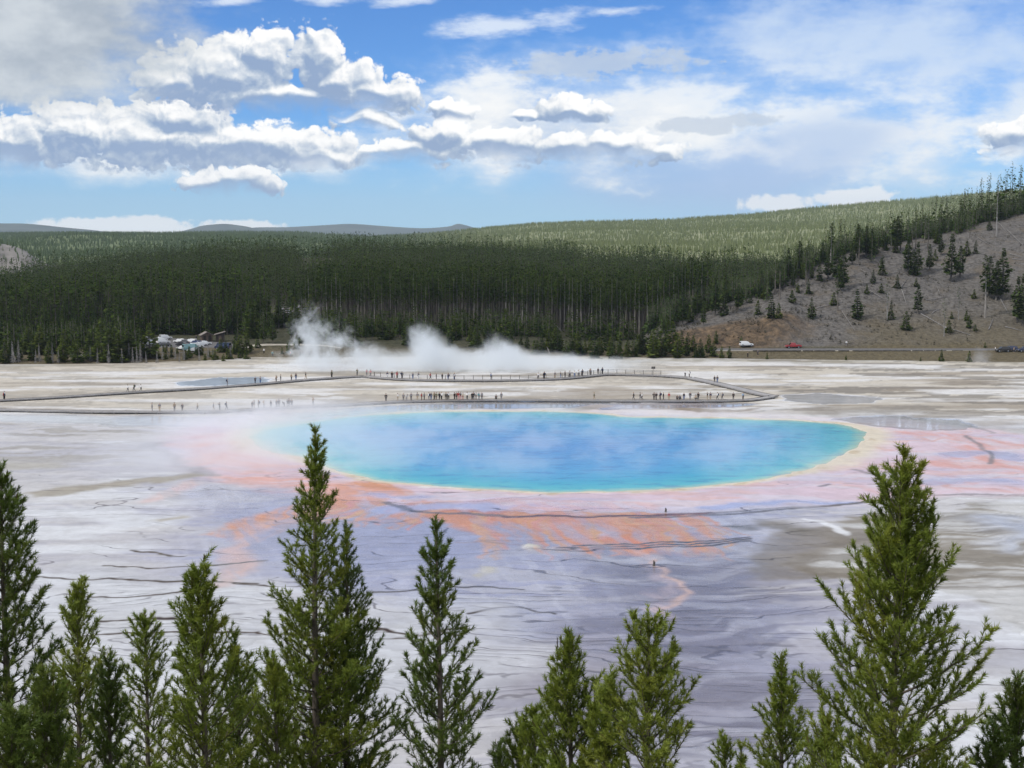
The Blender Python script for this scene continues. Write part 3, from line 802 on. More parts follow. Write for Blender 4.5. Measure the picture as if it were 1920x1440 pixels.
def terr(x, y, detail=True):
    x = np.asarray(x, float); y = np.asarray(y, float)
    u = x / y; px = 960 + F * u
    gf = ground_far(u)
    zc = CAMZ - (np.interp(px, CREST[:,0], CREST[:,1]) - 440) / F * CREST_Y - 15.0 - 3.5 * ss(700, 300, px)
    s = y - gf
    t = np.clip(s / (CREST_Y - gf), 0, 1)
    a = -0.35 + 1.9 * ss(0, 24, s) + (zc - 1.5) * t**0.8 - 0.05 * np.clip(y - CREST_Y, 0, None)
    a = a + (fbm(x/60, y/90, 41, 3) - .5) * 5.0 * ss(460, 600, y)
    py, yr = ridge_at(u)
    H = CAMZ + (440 - py) / F * yr
    tt = (y - FOOT_Y) / (yr - FOOT_Y)
    cut = ss(1220, 1270, px) * ss(1520, 1450, px)
    pr = (0.62 * np.clip(tt, 0, 1) ** 0.9 + 0.38 * ss(0, 1, tt)) * (1 - 0.3 * cut) + 0.3 * cut * ss(0.0, 0.16, tt)
    r = 1.55 + (H - 1.55) * pr - 0.10 * np.clip(y - yr, 0, None) - 6 * (1 - ss(1120, 1200, px))
    r = np.where(tt < 0, -9, r)
    z = np.maximum(a, r)
    if detail:
        m = ss(0, .08, tt) * ss(1.25, 1.0, tt) * ss(1180, 1240, px)
        z = z + m * ((fbm(x/16, y/16, 43, 4) - .5) * 3.2 * ss(0, .5, tt) * ss(1.05, .8, tt) + cut * ss(.4, .15, tt) * (fbm(x/4, y/4, 44, 4) - .5) * 2.2)
    # level bed of the road
    rd = ss(1290, 1340, px)
    z = np.where((y > 420) & (y < FOOT_Y), z * (1 - rd) + (1.55 * rd), z)
    # car park
    pk = ss(235, 265, px) * ss(470, 440, px) * ss(425, 432, y) * ss(505, 490, y)
    z = z * (1 - pk) + (1.4 + (y - 430) * 0.05) * pk
    return z

def hit(px, py, y0=398.0, y1=1500.0):
    """where the line of sight through a photo pixel meets the hills"""
    d = ray(px, py)
    Y = np.arange(y0, y1, 0.4)
    t = Y / d[1]
    X = d[0] * t; Z = CAMZ + d[2] * t
    g_ = terr(X, Y)
    k = np.argmax(Z < g_)
    if not (Z < g_).any(): k = len(Y) - 1
    return float(X[k]), float(Y[k]), float(g_[k])

def hills():
    rows = np.concatenate([np.arange(396, 700, 1.3), np.arange(700, 1760, 11)])
    cols = np.concatenate([np.linspace(-0.62, -0.40, 24, endpoint=False), np.arange(-0.40, 0.08, 0.0022), np.arange(0.08, 0.40, 0.0011), np.linspace(0.40, 0.62, 40)])
    Y, U = np.meshgrid(rows, cols, indexing='ij'); X = U * Y
    Z = terr(X, Y)
    px = 960 + F * U
    py, yr = ridge_at(U)
    tt = (Y - FOOT_Y) / (yr - FOOT_Y)
    wob = (fbm(X/14, Y/14, 51, 4) - .5)
    bald = ss(1170, 1240, px + wob * 60) * ss(-.02, .02, tt) * ss(1.10, .98, tt + wob * .12)
    cliff = ss(1215, 1262, px + wob * 60) * ss(1530, 1440, px + wob * 110) * ss(.36, .24, tt + wob * .15) * ss(-.02, .02, tt)
    grass = ss(440, 424, Y + wob * 8) + .8 * ss(.5, 0, tt + wob * .35) * ss(1560, 1660, px)
    patch = ss(.5, .62, fbm(X/40, Y/110, 53, 3)) * ss(60, 20, np.hypot((px - 590) / 1.0, (Y - 1000) * .2))
    n, m = X.shape
    V = np.stack([X, Y, Z], -1).reshape(-1, 3); I = np.arange(n * m).reshape(n, m)
    Q = np.stack([I[:-1,:-1], I[:-1,1:], I[1:,1:], I[1:,:-1]], -1).reshape(-1, 4)
    mt, g, b = material('hill_soil', 0.95, (0.2, 0.17, 0.15), 0.15)
    p = g.pos()
    n1 = g.noise(p, 0.10, 5.0, 0.6); n2 = g.noise(p, 0.7, 5.0, 0.7); vo = g.voronoi(p, 0.55, 2.0)
    rock = g.noise(g.vmath('MULTIPLY', p, (0.35, 0.35, 0.5)), 1.0, 6.0, 0.75, 0.6)
    soil = g.mixc(g.sstep(.3, .7, n2), (0.080, 0.073, 0.067), (0.180, 0.168, 0.156))
    soil = g.mixc(g.sstep(.5, .68, n1) * 0.6, soil, (0.135, 0.108, 0.075))
    soil = g.mixc(g.sstep(.60, .68, g.noise(p, 1.6, 3.0, 0.7)) * 0.55, soil, (0.28, 0.26, 0.24))
    soil = g.mixc(g.sstep(.62, .72, g.noise(p, 1.1, 4.0, 0.7)) * 0.6, soil, (0.06, 0.055, 0.045))
    ochre = g.mixc(g.sstep(.35, .65, rock), (0.10, 0.078, 0.058), (0.28, 0.195, 0.12))
    gr_ = g.mixc(g.sstep(.3, .7, n2), (0.095, 0.078, 0.048), (0.155, 0.13, 0.08))
    fl = g.mixc(g.sstep(.35, .65, n2), (0.035, 0.04, 0.02), (0.085, 0.08, 0.05))
    c = g.mixc(g.attr('bald'), fl, soil)
    c = g.mixc(g.math('MULTIPLY', g.attr('grass'), 1.0, clamp=True), c, gr_)
    c = g.mixc(g.attr('cliff'), c, ochre)
    c = g.mixc(g.attr('patch'), c, (0.24, 0.21, 0.17))
    g.put(b.inputs['Base Color'], c)
    g.put(b.inputs['Normal'], g.bump(n2 * 0.6 + rock * g.attr('cliff') * 2.0 + vo * 0.35, 1.0, 1.3))
    me = np_mesh('hillside', V, Q, [mt], {'bald': bald, 'cliff': cliff, 'grass': np.clip(grass, 0, 1), 'patch': patch}, smooth=True)
    return tag(mesh_obj('hillside', me), kind='structure')
hills()

# ---- far plateau and mountains
FAR = np.array([(-700,428),(-300,430),(0,434),(100,433),(300,433),(420,431),(560,432),(690,440),(760,437),(800,435),(900,426),(1000,416),(1100,412),(1250,409),(1300,405),(1400,399),(1550,384),(1700,371),(1850,358),(1920,351),(2100,338),(2600,320)], float)
def far_z(x, y):
    u = x / y; px = 960 + F * u
    yc = np.interp(px, [-700, 600, 900, 2600], [4300, 4300, 4300, 4300])
    zc = CAMZ - (np.interp(px, FAR[:,0], FAR[:,1]) - 440) / F * yc - 7.0
    t = np.clip((y - 1750) / (yc - 1750), 0, 1)
    base = -14 + 18 * ss(1750, 2050, y)
    z = base + (zc - base) * (t ** 1.15)
    z = z + (fbm(x/420, y/600, 61, 4) - .5) * 50 * t * (1 - t) * 3.0
    return z - np.clip(y - yc, 0, None) * 0.06
def far_hills():
    rows = np.concatenate([np.arange(1700, 4400, 35), np.arange(4400, 5400, 100)]); cols = np.arange(-0.60, 0.605, 0.003)
    Y, U = np.meshgrid(rows, cols, indexing='ij'); X = U * Y; Z = far_z(X, Y)
    n, m = X.shape; I = np.arange(n * m).reshape(n, m)
    Q = np.stack([I[:-1,:-1], I[:-1,1:], I[1:,1:], I[1:,:-1]], -1).reshape(-1, 4)
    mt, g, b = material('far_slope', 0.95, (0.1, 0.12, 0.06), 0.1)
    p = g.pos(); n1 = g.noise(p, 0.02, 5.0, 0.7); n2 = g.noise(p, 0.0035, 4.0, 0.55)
    c = g.mixc(g.sstep(.35, .65, n1), (0.15, 0.175, 0.07), (0.27, 0.275, 0.16))  # slope between the trees, also lightened to paint in the sunshine
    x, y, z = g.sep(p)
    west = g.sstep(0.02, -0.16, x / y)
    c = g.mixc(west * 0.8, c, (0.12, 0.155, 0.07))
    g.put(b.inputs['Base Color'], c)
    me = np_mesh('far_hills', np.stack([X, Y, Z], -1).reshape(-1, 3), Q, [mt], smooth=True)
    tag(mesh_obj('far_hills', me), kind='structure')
    # mountains on the skyline
    mm = noisy('mountain_forest', (0.035, 0.05, 0.045), (0.07, 0.085, 0.07), 0.004)
    for nm, dist, prof, depth in (('mountains', 11000, [(-500,425),(-200,418),(0,419),(60,420),(130,427),(200,434),(300,450)], 1500),
                                  ('mountains', 12000, [(320,440),(362,429),(385,423),(425,420),(460,424),(480,428),(540,440)], 900),
                                  ('mountains', 13500, [(430,445),(470,428),(540,426),(600,423),(660,420),(720,424),(790,428),(840,425),(858,420),(872,422),(905,430),(1000,445)], 1500)):
        pts = smooth_open(prof, 6); nu = len(pts); nv = 14
        V = []; 
        for j in range(nv):
            t = j / (nv - 1)
            for k, (a, c_) in enumerate(pts):
                d = dist - depth * (1 - t)
                X_ = (a - 960) / F * d
                ztop = CAMZ + (440 - c_) / F * dist
                zz = -14 + (ztop + 14) * (t ** 1.1)
                zz += (vnoise(np.array([X_/500.0]), np.array([d/400.0]), 71)[0] - .5) * 60 * t * (1 - t) * 2
                V.append((X_, d, zz))
        I = np.arange(nu * nv).reshape(nv, nu)
        Q = np.stack([I[:-1,:-1], I[:-1,1:], I[1:,1:], I[1:,:-1]], -1).reshape(-1, 4)
        tag(mesh_obj(nm, np_mesh(nm, V, Q, [mm], smooth=True)), kind='structure')
far_hills()

# small pale hill far behind the forest's end
def knoll():
    cx, cy, _ = at_dist(-40, 470, 1650)
    xs = np.linspace(cx - 150, cx + 95, 60); ys = np.linspace(1560, 1760, 40)
    Y, X = np.meshgrid(ys, xs, indexing='ij')
    prof = np.interp(960 + F * X / Y, [-300,-100,-30,0,30,50,70,95], [452,452,453,456,462,470,484,500])
    top = CAMZ + (440 - prof) / F * 1650
    t = np.clip((Y - 1560) / 100, 0, 1)
    Z = -14 + (top + 14) * ss(-.2, 1, t)
    I = np.arange(X.size).reshape(X.shape)
    Q = np.stack([I[:-1,:-1], I[:-1,1:], I[1:,1:], I[1:,:-1]], -1).reshape(-1, 4)
    tag(mesh_obj('hill', np_mesh('hill', np.stack([X, Y, Z], -1).reshape(-1, 3), Q, [noisy('pale_hill', (0.13, 0.12, 0.11), (0.24, 0.22, 0.20), 0.05)], smooth=True)), kind='structure')
    return lambda x, y: -14 + (CAMZ + (440 - np.interp(960 + F * x / y, [-300,-100,-30,0,30,50,70,95], [452,452,453,456,462,470,484,500])) / F * 1650 + 14) * ss(-.2, 1, np.clip((y - 1560) / 100, 0, 1))
knoll_z = knoll()

# ------------------------------------------------------------------ conifers seen from afar
def foliage_mat(name, c0, c1, c2=None, var=0.30, spec=0.04):
    m, g, b = material(name, 0.75, c0, spec)
    r = g.attr('rnd')
    o = Sx(g, g.n('ShaderNodeObjectInfo').outputs['Random'])
    f = g.math('FRACT', r + o * 3.7)
    n = g.noise(g.pos(), 0.9, 3.0, 0.6)
    c = g.mixc(f, tuple(c0), tuple(c1))
    if c2 is not None: c = g.mixc(g.sstep(.5, .8, n) * 0.7, c, tuple(c2))
    hs = g.n('ShaderNodeHueSaturation'); g.put(hs.inputs['Color'], c)
    g.put(hs.inputs['Value'], g.lin(0, 1, g.math('FRACT', o * 11.3 + r * 5.0), 1 - var, 1 + var))
    g.put(b.inputs['Base Color'], Sx(g, hs.outputs[0]))
    # needles let some light through
    tr = g.n('ShaderNodeBsdfTranslucent'); g.put(tr.inputs[0], Sx(g, hs.outputs[0]))
    mx = g.n('ShaderNodeMixShader'); mx.inputs[0].default_value = 0.22
    outn = [n_ for n_ in m.node_tree.nodes if n_.type == 'OUTPUT_MATERIAL'][0]
    m.node_tree.links.new(b.outputs[0], mx.inputs[1]); m.node_tree.links.new(tr.outputs[0], mx.inputs[2]); m.node_tree.links.new(mx.outputs[0], outn.inputs[0])
    return m
M_FAR = foliage_mat('forest_needles', (0.030, 0.056, 0.009), (0.052, 0.080, 0.013), (0.12, 0.125, 0.020))
M_REGROW_SUNLIT = foliage_mat('sunlit_regrowth_needles', (0.17, 0.205, 0.065), (0.26, 0.285, 0.11), (0.32, 0.32, 0.17), 0.22)  # young growth's green, raised further to paint sunshine on the far hill
M_FARW = foliage_mat('plateau_needles', (0.095, 0.14, 0.058), (0.155, 0.20, 0.085), None, 0.3)
M_BARK = noisy('pine_bark', (0.07, 0.06, 0.05), (0.19, 0.17, 0.145), 1.5, stretch=(3, 3, .4), objrand=.25)
M_DARKBARK = noisy('forest_bark', (0.035, 0.030, 0.024), (0.095, 0.085, 0.072), 1.5, stretch=(3, 3, .4))
M_PALE = noisy('pale_bark', (0.16, 0.142, 0.125), (0.32, 0.295, 0.265), 1.5, stretch=(3, 3, .4), objrand=.2)
M_GREY = noisy('weathered_wood', (0.15, 0.14, 0.13), (0.30, 0.285, 0.27), 2.0, stretch=(2, 2, .5), objrand=.25)

def crown(rng, h, base, rmax, n, kind='cone', size=1.0, whorl=0.0):
    """diamond shaped sprays of needles round a stem; returns vertices (n,4,3)"""
    v = rng.rand(n) ** (1.15 if kind != 'lodge' else 0.9)
    if whorl: v = np.clip((np.round(v * whorl) + rng.randn(n) * .16) / whorl, 0, 1)
    if kind == 'cone': rr = rmax * ((1 - v) ** 0.85 + 0.03)
    elif kind == 'bush': rr = rmax * (np.clip(1 - v, 0, 1) ** 0.62 * np.clip(v * 6 + .55, 0, 1) + .03)
    else: rr = rmax * (0.35 + 0.65 * np.sin(np.pi * np.clip(v * 0.9 + .08, 0, 1))) * (1 - v * .35) * np.where(v > .93, .5, 1)
    az = rng.rand(n) * 2 * np.pi
    lump = 0.72 + 0.5 * np.sin(az * 2 + v * 9 + rng.rand() * 6) * rng.rand(n)
    rr = rr * lump * (0.75 + 0.4 * rng.rand(n))
    z = h * (base + (1 - base) * v)
    r0 = rr * rng.rand(n) * 0.75
    L = np.maximum(rr - r0, 0.12 * rmax + .05) * size
    w = L * (0.34 + 0.25 * rng.rand(n)) + 0.05 * rmax
    drop = np.where(v > .8, .5, -0.10) * L + rng.randn(n) * .18 * L
    d = np.stack([np.cos(az), np.sin(az), 0 * az], -1); s = np.stack([-np.sin(az), np.cos(az), 0 * az], -1)
    c0 = d * r0[:, None]; c0[:, 2] += z
    tip = d * (r0 + L)[:, None]; tip[:, 2] += z + drop
    mid = (c0 * .45 + tip * .55)
    roll = rng.randn(n) * .5
    up = np.array([0, 0, 1.0])
    lf = mid + (s * np.cos(roll)[:, None] + up * np.sin(roll)[:, None]) * w[:, None] + up * (.10 * L)[:, None]
    rt = mid - (s * np.cos(roll)[:, None] + up * np.sin(roll)[:, None]) * w[:, None] + up * (.10 * L)[:, None]
    return np.stack([c0, lf, tip, rt], 1)

def stem_arrays(h, r, n=4, top=.97, lean=0.0):
    a = np.arange(n) * 2 * np.pi / n
    lo = np.stack([r * np.cos(a), r * np.sin(a), 0 * a - .6], -1); hi = np.stack([r * .25 * np.cos(a) + lean, r * .25 * np.sin(a), 0 * a + h * top], -1)
    V = np.concatenate([lo, hi]); k = np.arange(n); k2 = (k + 1) % n
    return V, np.stack([k, k2, k2 + n, k + n], -1)

def proto(rng, h, base, rmax, n, kind, size, whorl, trunk_r):
    C = crown(rng, h, base, rmax, n, kind, size, whorl)
    tv, tq = stem_arrays(h, trunk_r)
    V = np.concatenate([C.reshape(-1, 3), tv]); Q = np.concatenate([np.arange(4 * n).reshape(n, 4), tq + 4 * n])
    mi = np.concatenate([np.zeros(n, int), np.ones(len(tq), int)])
    rnd = np.concatenate([np.repeat(rng.rand(n) * .22, 4), np.zeros(len(tv))])
    return V, Q, mi, rnd

def scatter(name, label, group, protos, X, Y, Z, S, mats, rng, thin=1.0, tint=None):
    """many like trees in one mesh: far-off wood that reads as one mass"""
    Vs, Qs, Ms, Rs = [], [], [], []; off = 0
    ch = rng.randint(0, len(protos), len(X)); ro = rng.rand(len(X)) * 2 * np.pi; tr = rng.rand(len(X))
    for k, (V, Q, mi, rn) in enumerate(protos):
        s = np.where(ch == k)[0]
        if not len(s): continue
        c, sn = np.cos(ro[s])[:, None], np.sin(ro[s])[:, None]
        wid = (S[s] * thin * (0.85 + .3 * rng.rand(len(s))))[:, None]
        lx = rng.randn(len(s))[:, None] * .015; 
        x = (V[None, :, 0] * c - V[None, :, 1] * sn) * wid + X[s][:, None] + lx * V[None, :, 2]
        y = (V[None, :, 0] * sn + V[None, :, 1] * c) * wid + Y[s][:, None]
        z = V[None, :, 2] * S[s][:, None] + Z[s][:, None]
        n = len(V)
        Vs.append(np.stack([x, y, z], -1).reshape(-1, 3).astype(np.float32))
        Qs.append((Q[None] + (np.arange(len(s)) * n)[:, None, None] + off).reshape(-1, 4))
        Ms.append(np.tile(mi, len(s))); Rs.append((rn[None] + tr[s][:, None] * 1.0).ravel())
        off += n * len(s)
    me = np_mesh(name, np.concatenate(Vs), np.concatenate(Qs), mats, {'rnd': np.concatenate(Rs)}, midx=np.concatenate(Ms))
    o = mesh_obj(name, me)
    return tag(o, label, 'forest', kind='stuff')

def wall_front(px):
    return np.interp(px, [-900, 0, 240, 270, 440, 470, 520, 560, 700, 900, 1100, 1200, 1300], [458, 458, 462, 470, 470, 466, 520, 500, 490, 492, 485, 478, 480])
def free_of_clearings(x, y, px):
    z = terr(x, y, False)
    _, py = project(x, y, z)
    ok = ~((px > 500) & (px < 600) & (py > 576) & (py < 660))                 # road up through the trees
    ok &= ~((px > 470) & (px < 520) & (py > 575) & (py < 592))
    _, yr = ridge_at(x / y)
    ok &= ~((px > 1185) & (y < yr + 1))
    return ok, z

def plant_forest():
    rng = np.random.RandomState(77)
    def field(y0, y1, u0, u1, sp):
        n = int((u1 - u0) * (y1**2 - y0**2) / 2 / sp**2)
        y = np.sqrt(rng.rand(n) * (y1**2 - y0**2) + y0**2); u = u0 + (u1 - u0) * rng.rand(n)
        return u * y, y, 960 + F * u
    near = [proto(rng, 18, b_, 2.0, 96, 'lodge', 1.0, 0, .20) for b_ in (.42, .46, .36, .5)]
    mid = [proto(rng, 17, b_, 2.5, 44, 'cone', 1.15, 0, .10) for b_ in (.12, .22, .16)]
    back = [proto(rng, 16, .10, 2.7, 18, 'cone', 1.5, 0, .06) for _ in range(3)]
    bush = [proto(rng, 13, .05, 2.4, 70, 'cone', 1.0, 0, .17) for _ in range(3)]
    x, y, px = field(455, 575, -0.46, 0.46, 3.7)
    ok, z = free_of_clearings(x, y, px); ok &= (y > wall_front(px) + 4) & (px < 1330)
    lf = px < 560
    S = 0.85 + .3 * rng.rand(len(x))
    k = ok & ~lf
    scatter('pine_forest', 'tall bare-trunked pine wood in ranks behind the first row of trunks', '', near, x[k], y[k], z[k], S[k], [M_FAR, M_DARKBARK], rng)
    k = ok & lf
    scatter('pine_forest', 'dark bushy pine wood rising behind the car park', '', bush + near[:1], x[k], y[k], z[k], S[k] * 1.1, [M_FAR, M_DARKBARK], rng)
    x, y, px = field(575, 820, -0.46, 0.46, 4.4); ok, z = free_of_clearings(x, y, px)
    S = (0.62 + .5 * rng.rand(len(x))) * (.62 + .8 * fbm(x / 30, y / 60, 96, 3))
    scatter('pine_forest', 'dark green pine wood across the middle of the valley', '', mid, x[ok], y[ok], z[ok], S[ok], [M_FAR, M_DARKBARK], rng)
    x, y, px = field(820, 1330, -0.46, 0.50, 5.2); ok, z = free_of_clearings(x, y, px)
    pt = ss(60, 20, np.hypot((px - 590), (y - 1000) * .2)); ok &= (rng.rand(len(x)) > pt * 1.2) & (y < 1290)
    S = (0.60 + .5 * rng.rand(len(x))) * (.55 + .95 * fbm(x / 45, y / 110, 97, 3))
    scatter('pine_forest', 'pine wood along the low crest in front of the far plateau', '', back, x[ok], y[ok], z[ok], S[ok], [M_FAR, M_DARKBARK], rng)
    # undergrowth of young pines between the flat and the tall wood
    low = [proto(rng, 6, .02, 1.9, 60, 'bush', .8, 0, .10) for _ in range(4)]
    n = 900; px = -60 + 1260 * rng.rand(n); y = np.where(px < 262, 424 + 36 * rng.rand(n), np.where(px < 445, 466 + 10 * rng.rand(n), 455 + 55 * rng.rand(n))); x = (px - 960) / F * y
    ok, z = free_of_clearings(x, y, px); ok &= (y < wall_front(px) + 6)
    _, py = project(x, y, z); ok &= ~((px > 440) & (px < 660) & (py > 638))
    S = 0.7 + .8 * rng.rand(n)
    scatter('young_pine_thicket', 'thicket of young dark pines at the foot of the tall wood', '', low, x[ok], y[ok], z[ok], S[ok], [M_FAR, M_BARK], rng, 1.15)
    # low scrub on the bare hill
    sm = foliage_mat('scrub_twigs', (0.055, 0.055, 0.035), (0.12, 0.105, 0.075), (0.16, 0.14, 0.10), .4)
    sc_ = [proto(rng, .9, .0, .7, 16, 'bush', 1.0, 0, .02) for _ in range(3)]
    n = 2600; px = 1225 + 850 * rng.rand(n); u = (px - 960) / F; _, yr = ridge_at(u); y = FOOT_Y + 2 + (yr - FOOT_Y) * rng.rand(n); x = u * y
    keep = fbm(x / 9, y / 9, 95, 3) > .46; x, y = x[keep], y[keep]
    o = scatter('scrub', 'low grey brown scrub over the bare hill', '', sc_, x, y, terr(x, y), .5 + rng.rand(len(x)) ** 2 * 1.1, [sm, M_DARKBARK], rng); o['category'] = 'scrub'
    # wood along the top of the bare hill
    n = 5200; px = 1215 + rng.rand(n) ** 1.15 * 1100; u = (px - 960) / F
    _, yr = ridge_at(u); y = yr - 2 + rng.rand(n) ** 1.4 * 75 - 26 * np.clip(fbm(px / 26, px * 0 + 3, 98, 3) - .45, 0, 1) * 2.2 * rng.rand(n); x = u * y; z = terr(x, y, False)
    ridge = [proto(rng, 8.5, .05, 1.9, 60, 'cone', 1.0, 0, .12) for _ in range(4)]
    scatter('pine_forest', 'young green pine wood along the top of the bare hill', '', ridge, x, y, z, 0.50 + .55 * rng.rand(n), [foliage_mat('young_needles', (0.050, 0.085, 0.022), (0.075, 0.115, 0.032), (0.11, 0.13, 0.04)), M_BARK], rng)
    # far plateau, and regrowth on the long hill with sunlight in its colour
    tiny = []
    for _ in range(3):
        C = crown(rng, 10, .05, 1.9, 5, 'cone', 1.5)
        q = [np.array([(-1.3,0,.2),(0,0,10),(1.3,0,.2),(0,.5,0)], float), np.array([(0,-1.3,.2),(0,0,9.5),(0,1.3,.2),(.5,0,0)], float)]
        V = np.concatenate([np.concatenate(q), C.reshape(-1, 3)]); Q = np.arange(28).reshape(7, 4)
        tiny.append((V, Q, np.zeros(7, int), np.repeat(rng.rand(7) * .3, 4)))
    x, y, px = field(1780, 4420, -0.42, 0.46, 9.5)
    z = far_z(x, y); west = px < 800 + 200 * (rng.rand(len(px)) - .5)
    keep = rng.rand(len(x)) < np.interp(y, [1780, 4420], [1.0, 0.75])
    S = 0.55 + .45 * rng.rand(len(x))
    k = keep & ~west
    scatter('regrowth_forest', 'young wood coloured a sunlit pale green, covering the long far hill', '', tiny, x[k], y[k], z[k], S[k], [M_REGROW_SUNLIT], rng)
    k = keep & west
    scatter('plateau_forest', 'blue green wood covering the far plateau', '', tiny, x[k], y[k], z[k], S[k], [M_FARW], rng)
    n = 420; x = at_dist(-60, 0, 1600)[0] + (rng.rand(n) - .5) * 240; y = 1570 + rng.rand(n) * 110; px = 960 + F * x / y
    z = knoll_z(x, y); k = px < 80
    scatter('knoll_wood', 'scattered dark trees on the small pale hill at the forest end', '', tiny, x[k], y[k], z[k], 0.45 + .35 * rng.rand(k.sum()), [M_FARW], rng)
plant_forest()
# ------------------------------------------------------------------ slope under the viewer and its young pines
def slope_z(x, y):
    return np.where(y > 0, 34.2 - 0.60 * y, 34.2 - 0.35 * y) + (fbm(x / 7.0, y / 7.0, 81, 3) - .5) * 1.2 * ss(0, 4, np.abs(y))
def slope():
    xs = np.linspace(-75, 75, 120); ys = np.linspace(-50, 60, 110)
    Y, X = np.meshgrid(ys, xs, indexing='ij'); Z = slope_z(X, Y)
    I = np.arange(X.size).reshape(X.shape)
    Q = np.stack([I[:-1,:-1], I[:-1,1:], I[1:,1:], I[1:,:-1]], -1).reshape(-1, 4)
    m = noisy('slope_soil', (0.09, 0.08, 0.05), (0.19, 0.17, 0.12), 0.8, bump=.5)
    tag(mesh_obj('slope', np_mesh('slope', np.stack([X, Y, Z], -1).reshape(-1, 3), Q, [m], smooth=True)), kind='structure')
slope()

def needle_mat(name, c0, c1, c2):
    m, g, b = material(name, 0.55, c0, 0.35)
    r = g.attr('rnd'); bud = g.attr('bud')
    n = g.noise(g.pos(), 1.3, 3.0, 0.6)
    c = g.mixc(r, tuple(c0), tuple(c1))
    c = g.mixc(g.sstep(.45, .75, n) * 0.75, c, tuple(c2))
    c = g.mixc(bud, c, (0.13, 0.065, 0.04))
    g.put(b.inputs['Base Color'], c)
    tr = g.n('ShaderNodeBsdfTranslucent'); g.put(tr.inputs[0], c)
    mx = g.n('ShaderNodeMixShader'); mx.inputs[0].default_value = 0.28
    outn = [n_ for n_ in m.node_tree.nodes if n_.type == 'OUTPUT_MATERIAL'][0]
    m.node_tree.links.new(b.outputs[0], mx.inputs[1]); m.node_tree.links.new(tr.outputs[0], mx.inputs[2]); m.node_tree.links.new(mx.outputs[0], outn.inputs[0])
    return m
NEEDLE = {'dark': needle_mat('needles_dark', (0.090, 0.140, 0.027), (0.150, 0.210, 0.040), (0.185, 0.210, 0.036)),
          'mid': needle_mat('needles_olive', (0.140, 0.195, 0.027), (0.230, 0.285, 0.042), (0.285, 0.295, 0.038)),
          'light': needle_mat('needles_yellow', (0.180, 0.235, 0.036), (0.280, 0.330, 0.054), (0.320, 0.340, 0.056))}
M_YBARK = noisy('young_pine_bark', (0.075, 0.062, 0.052), (0.19, 0.165, 0.14), 6.0, stretch=(2, 2, .6), bump=.4)

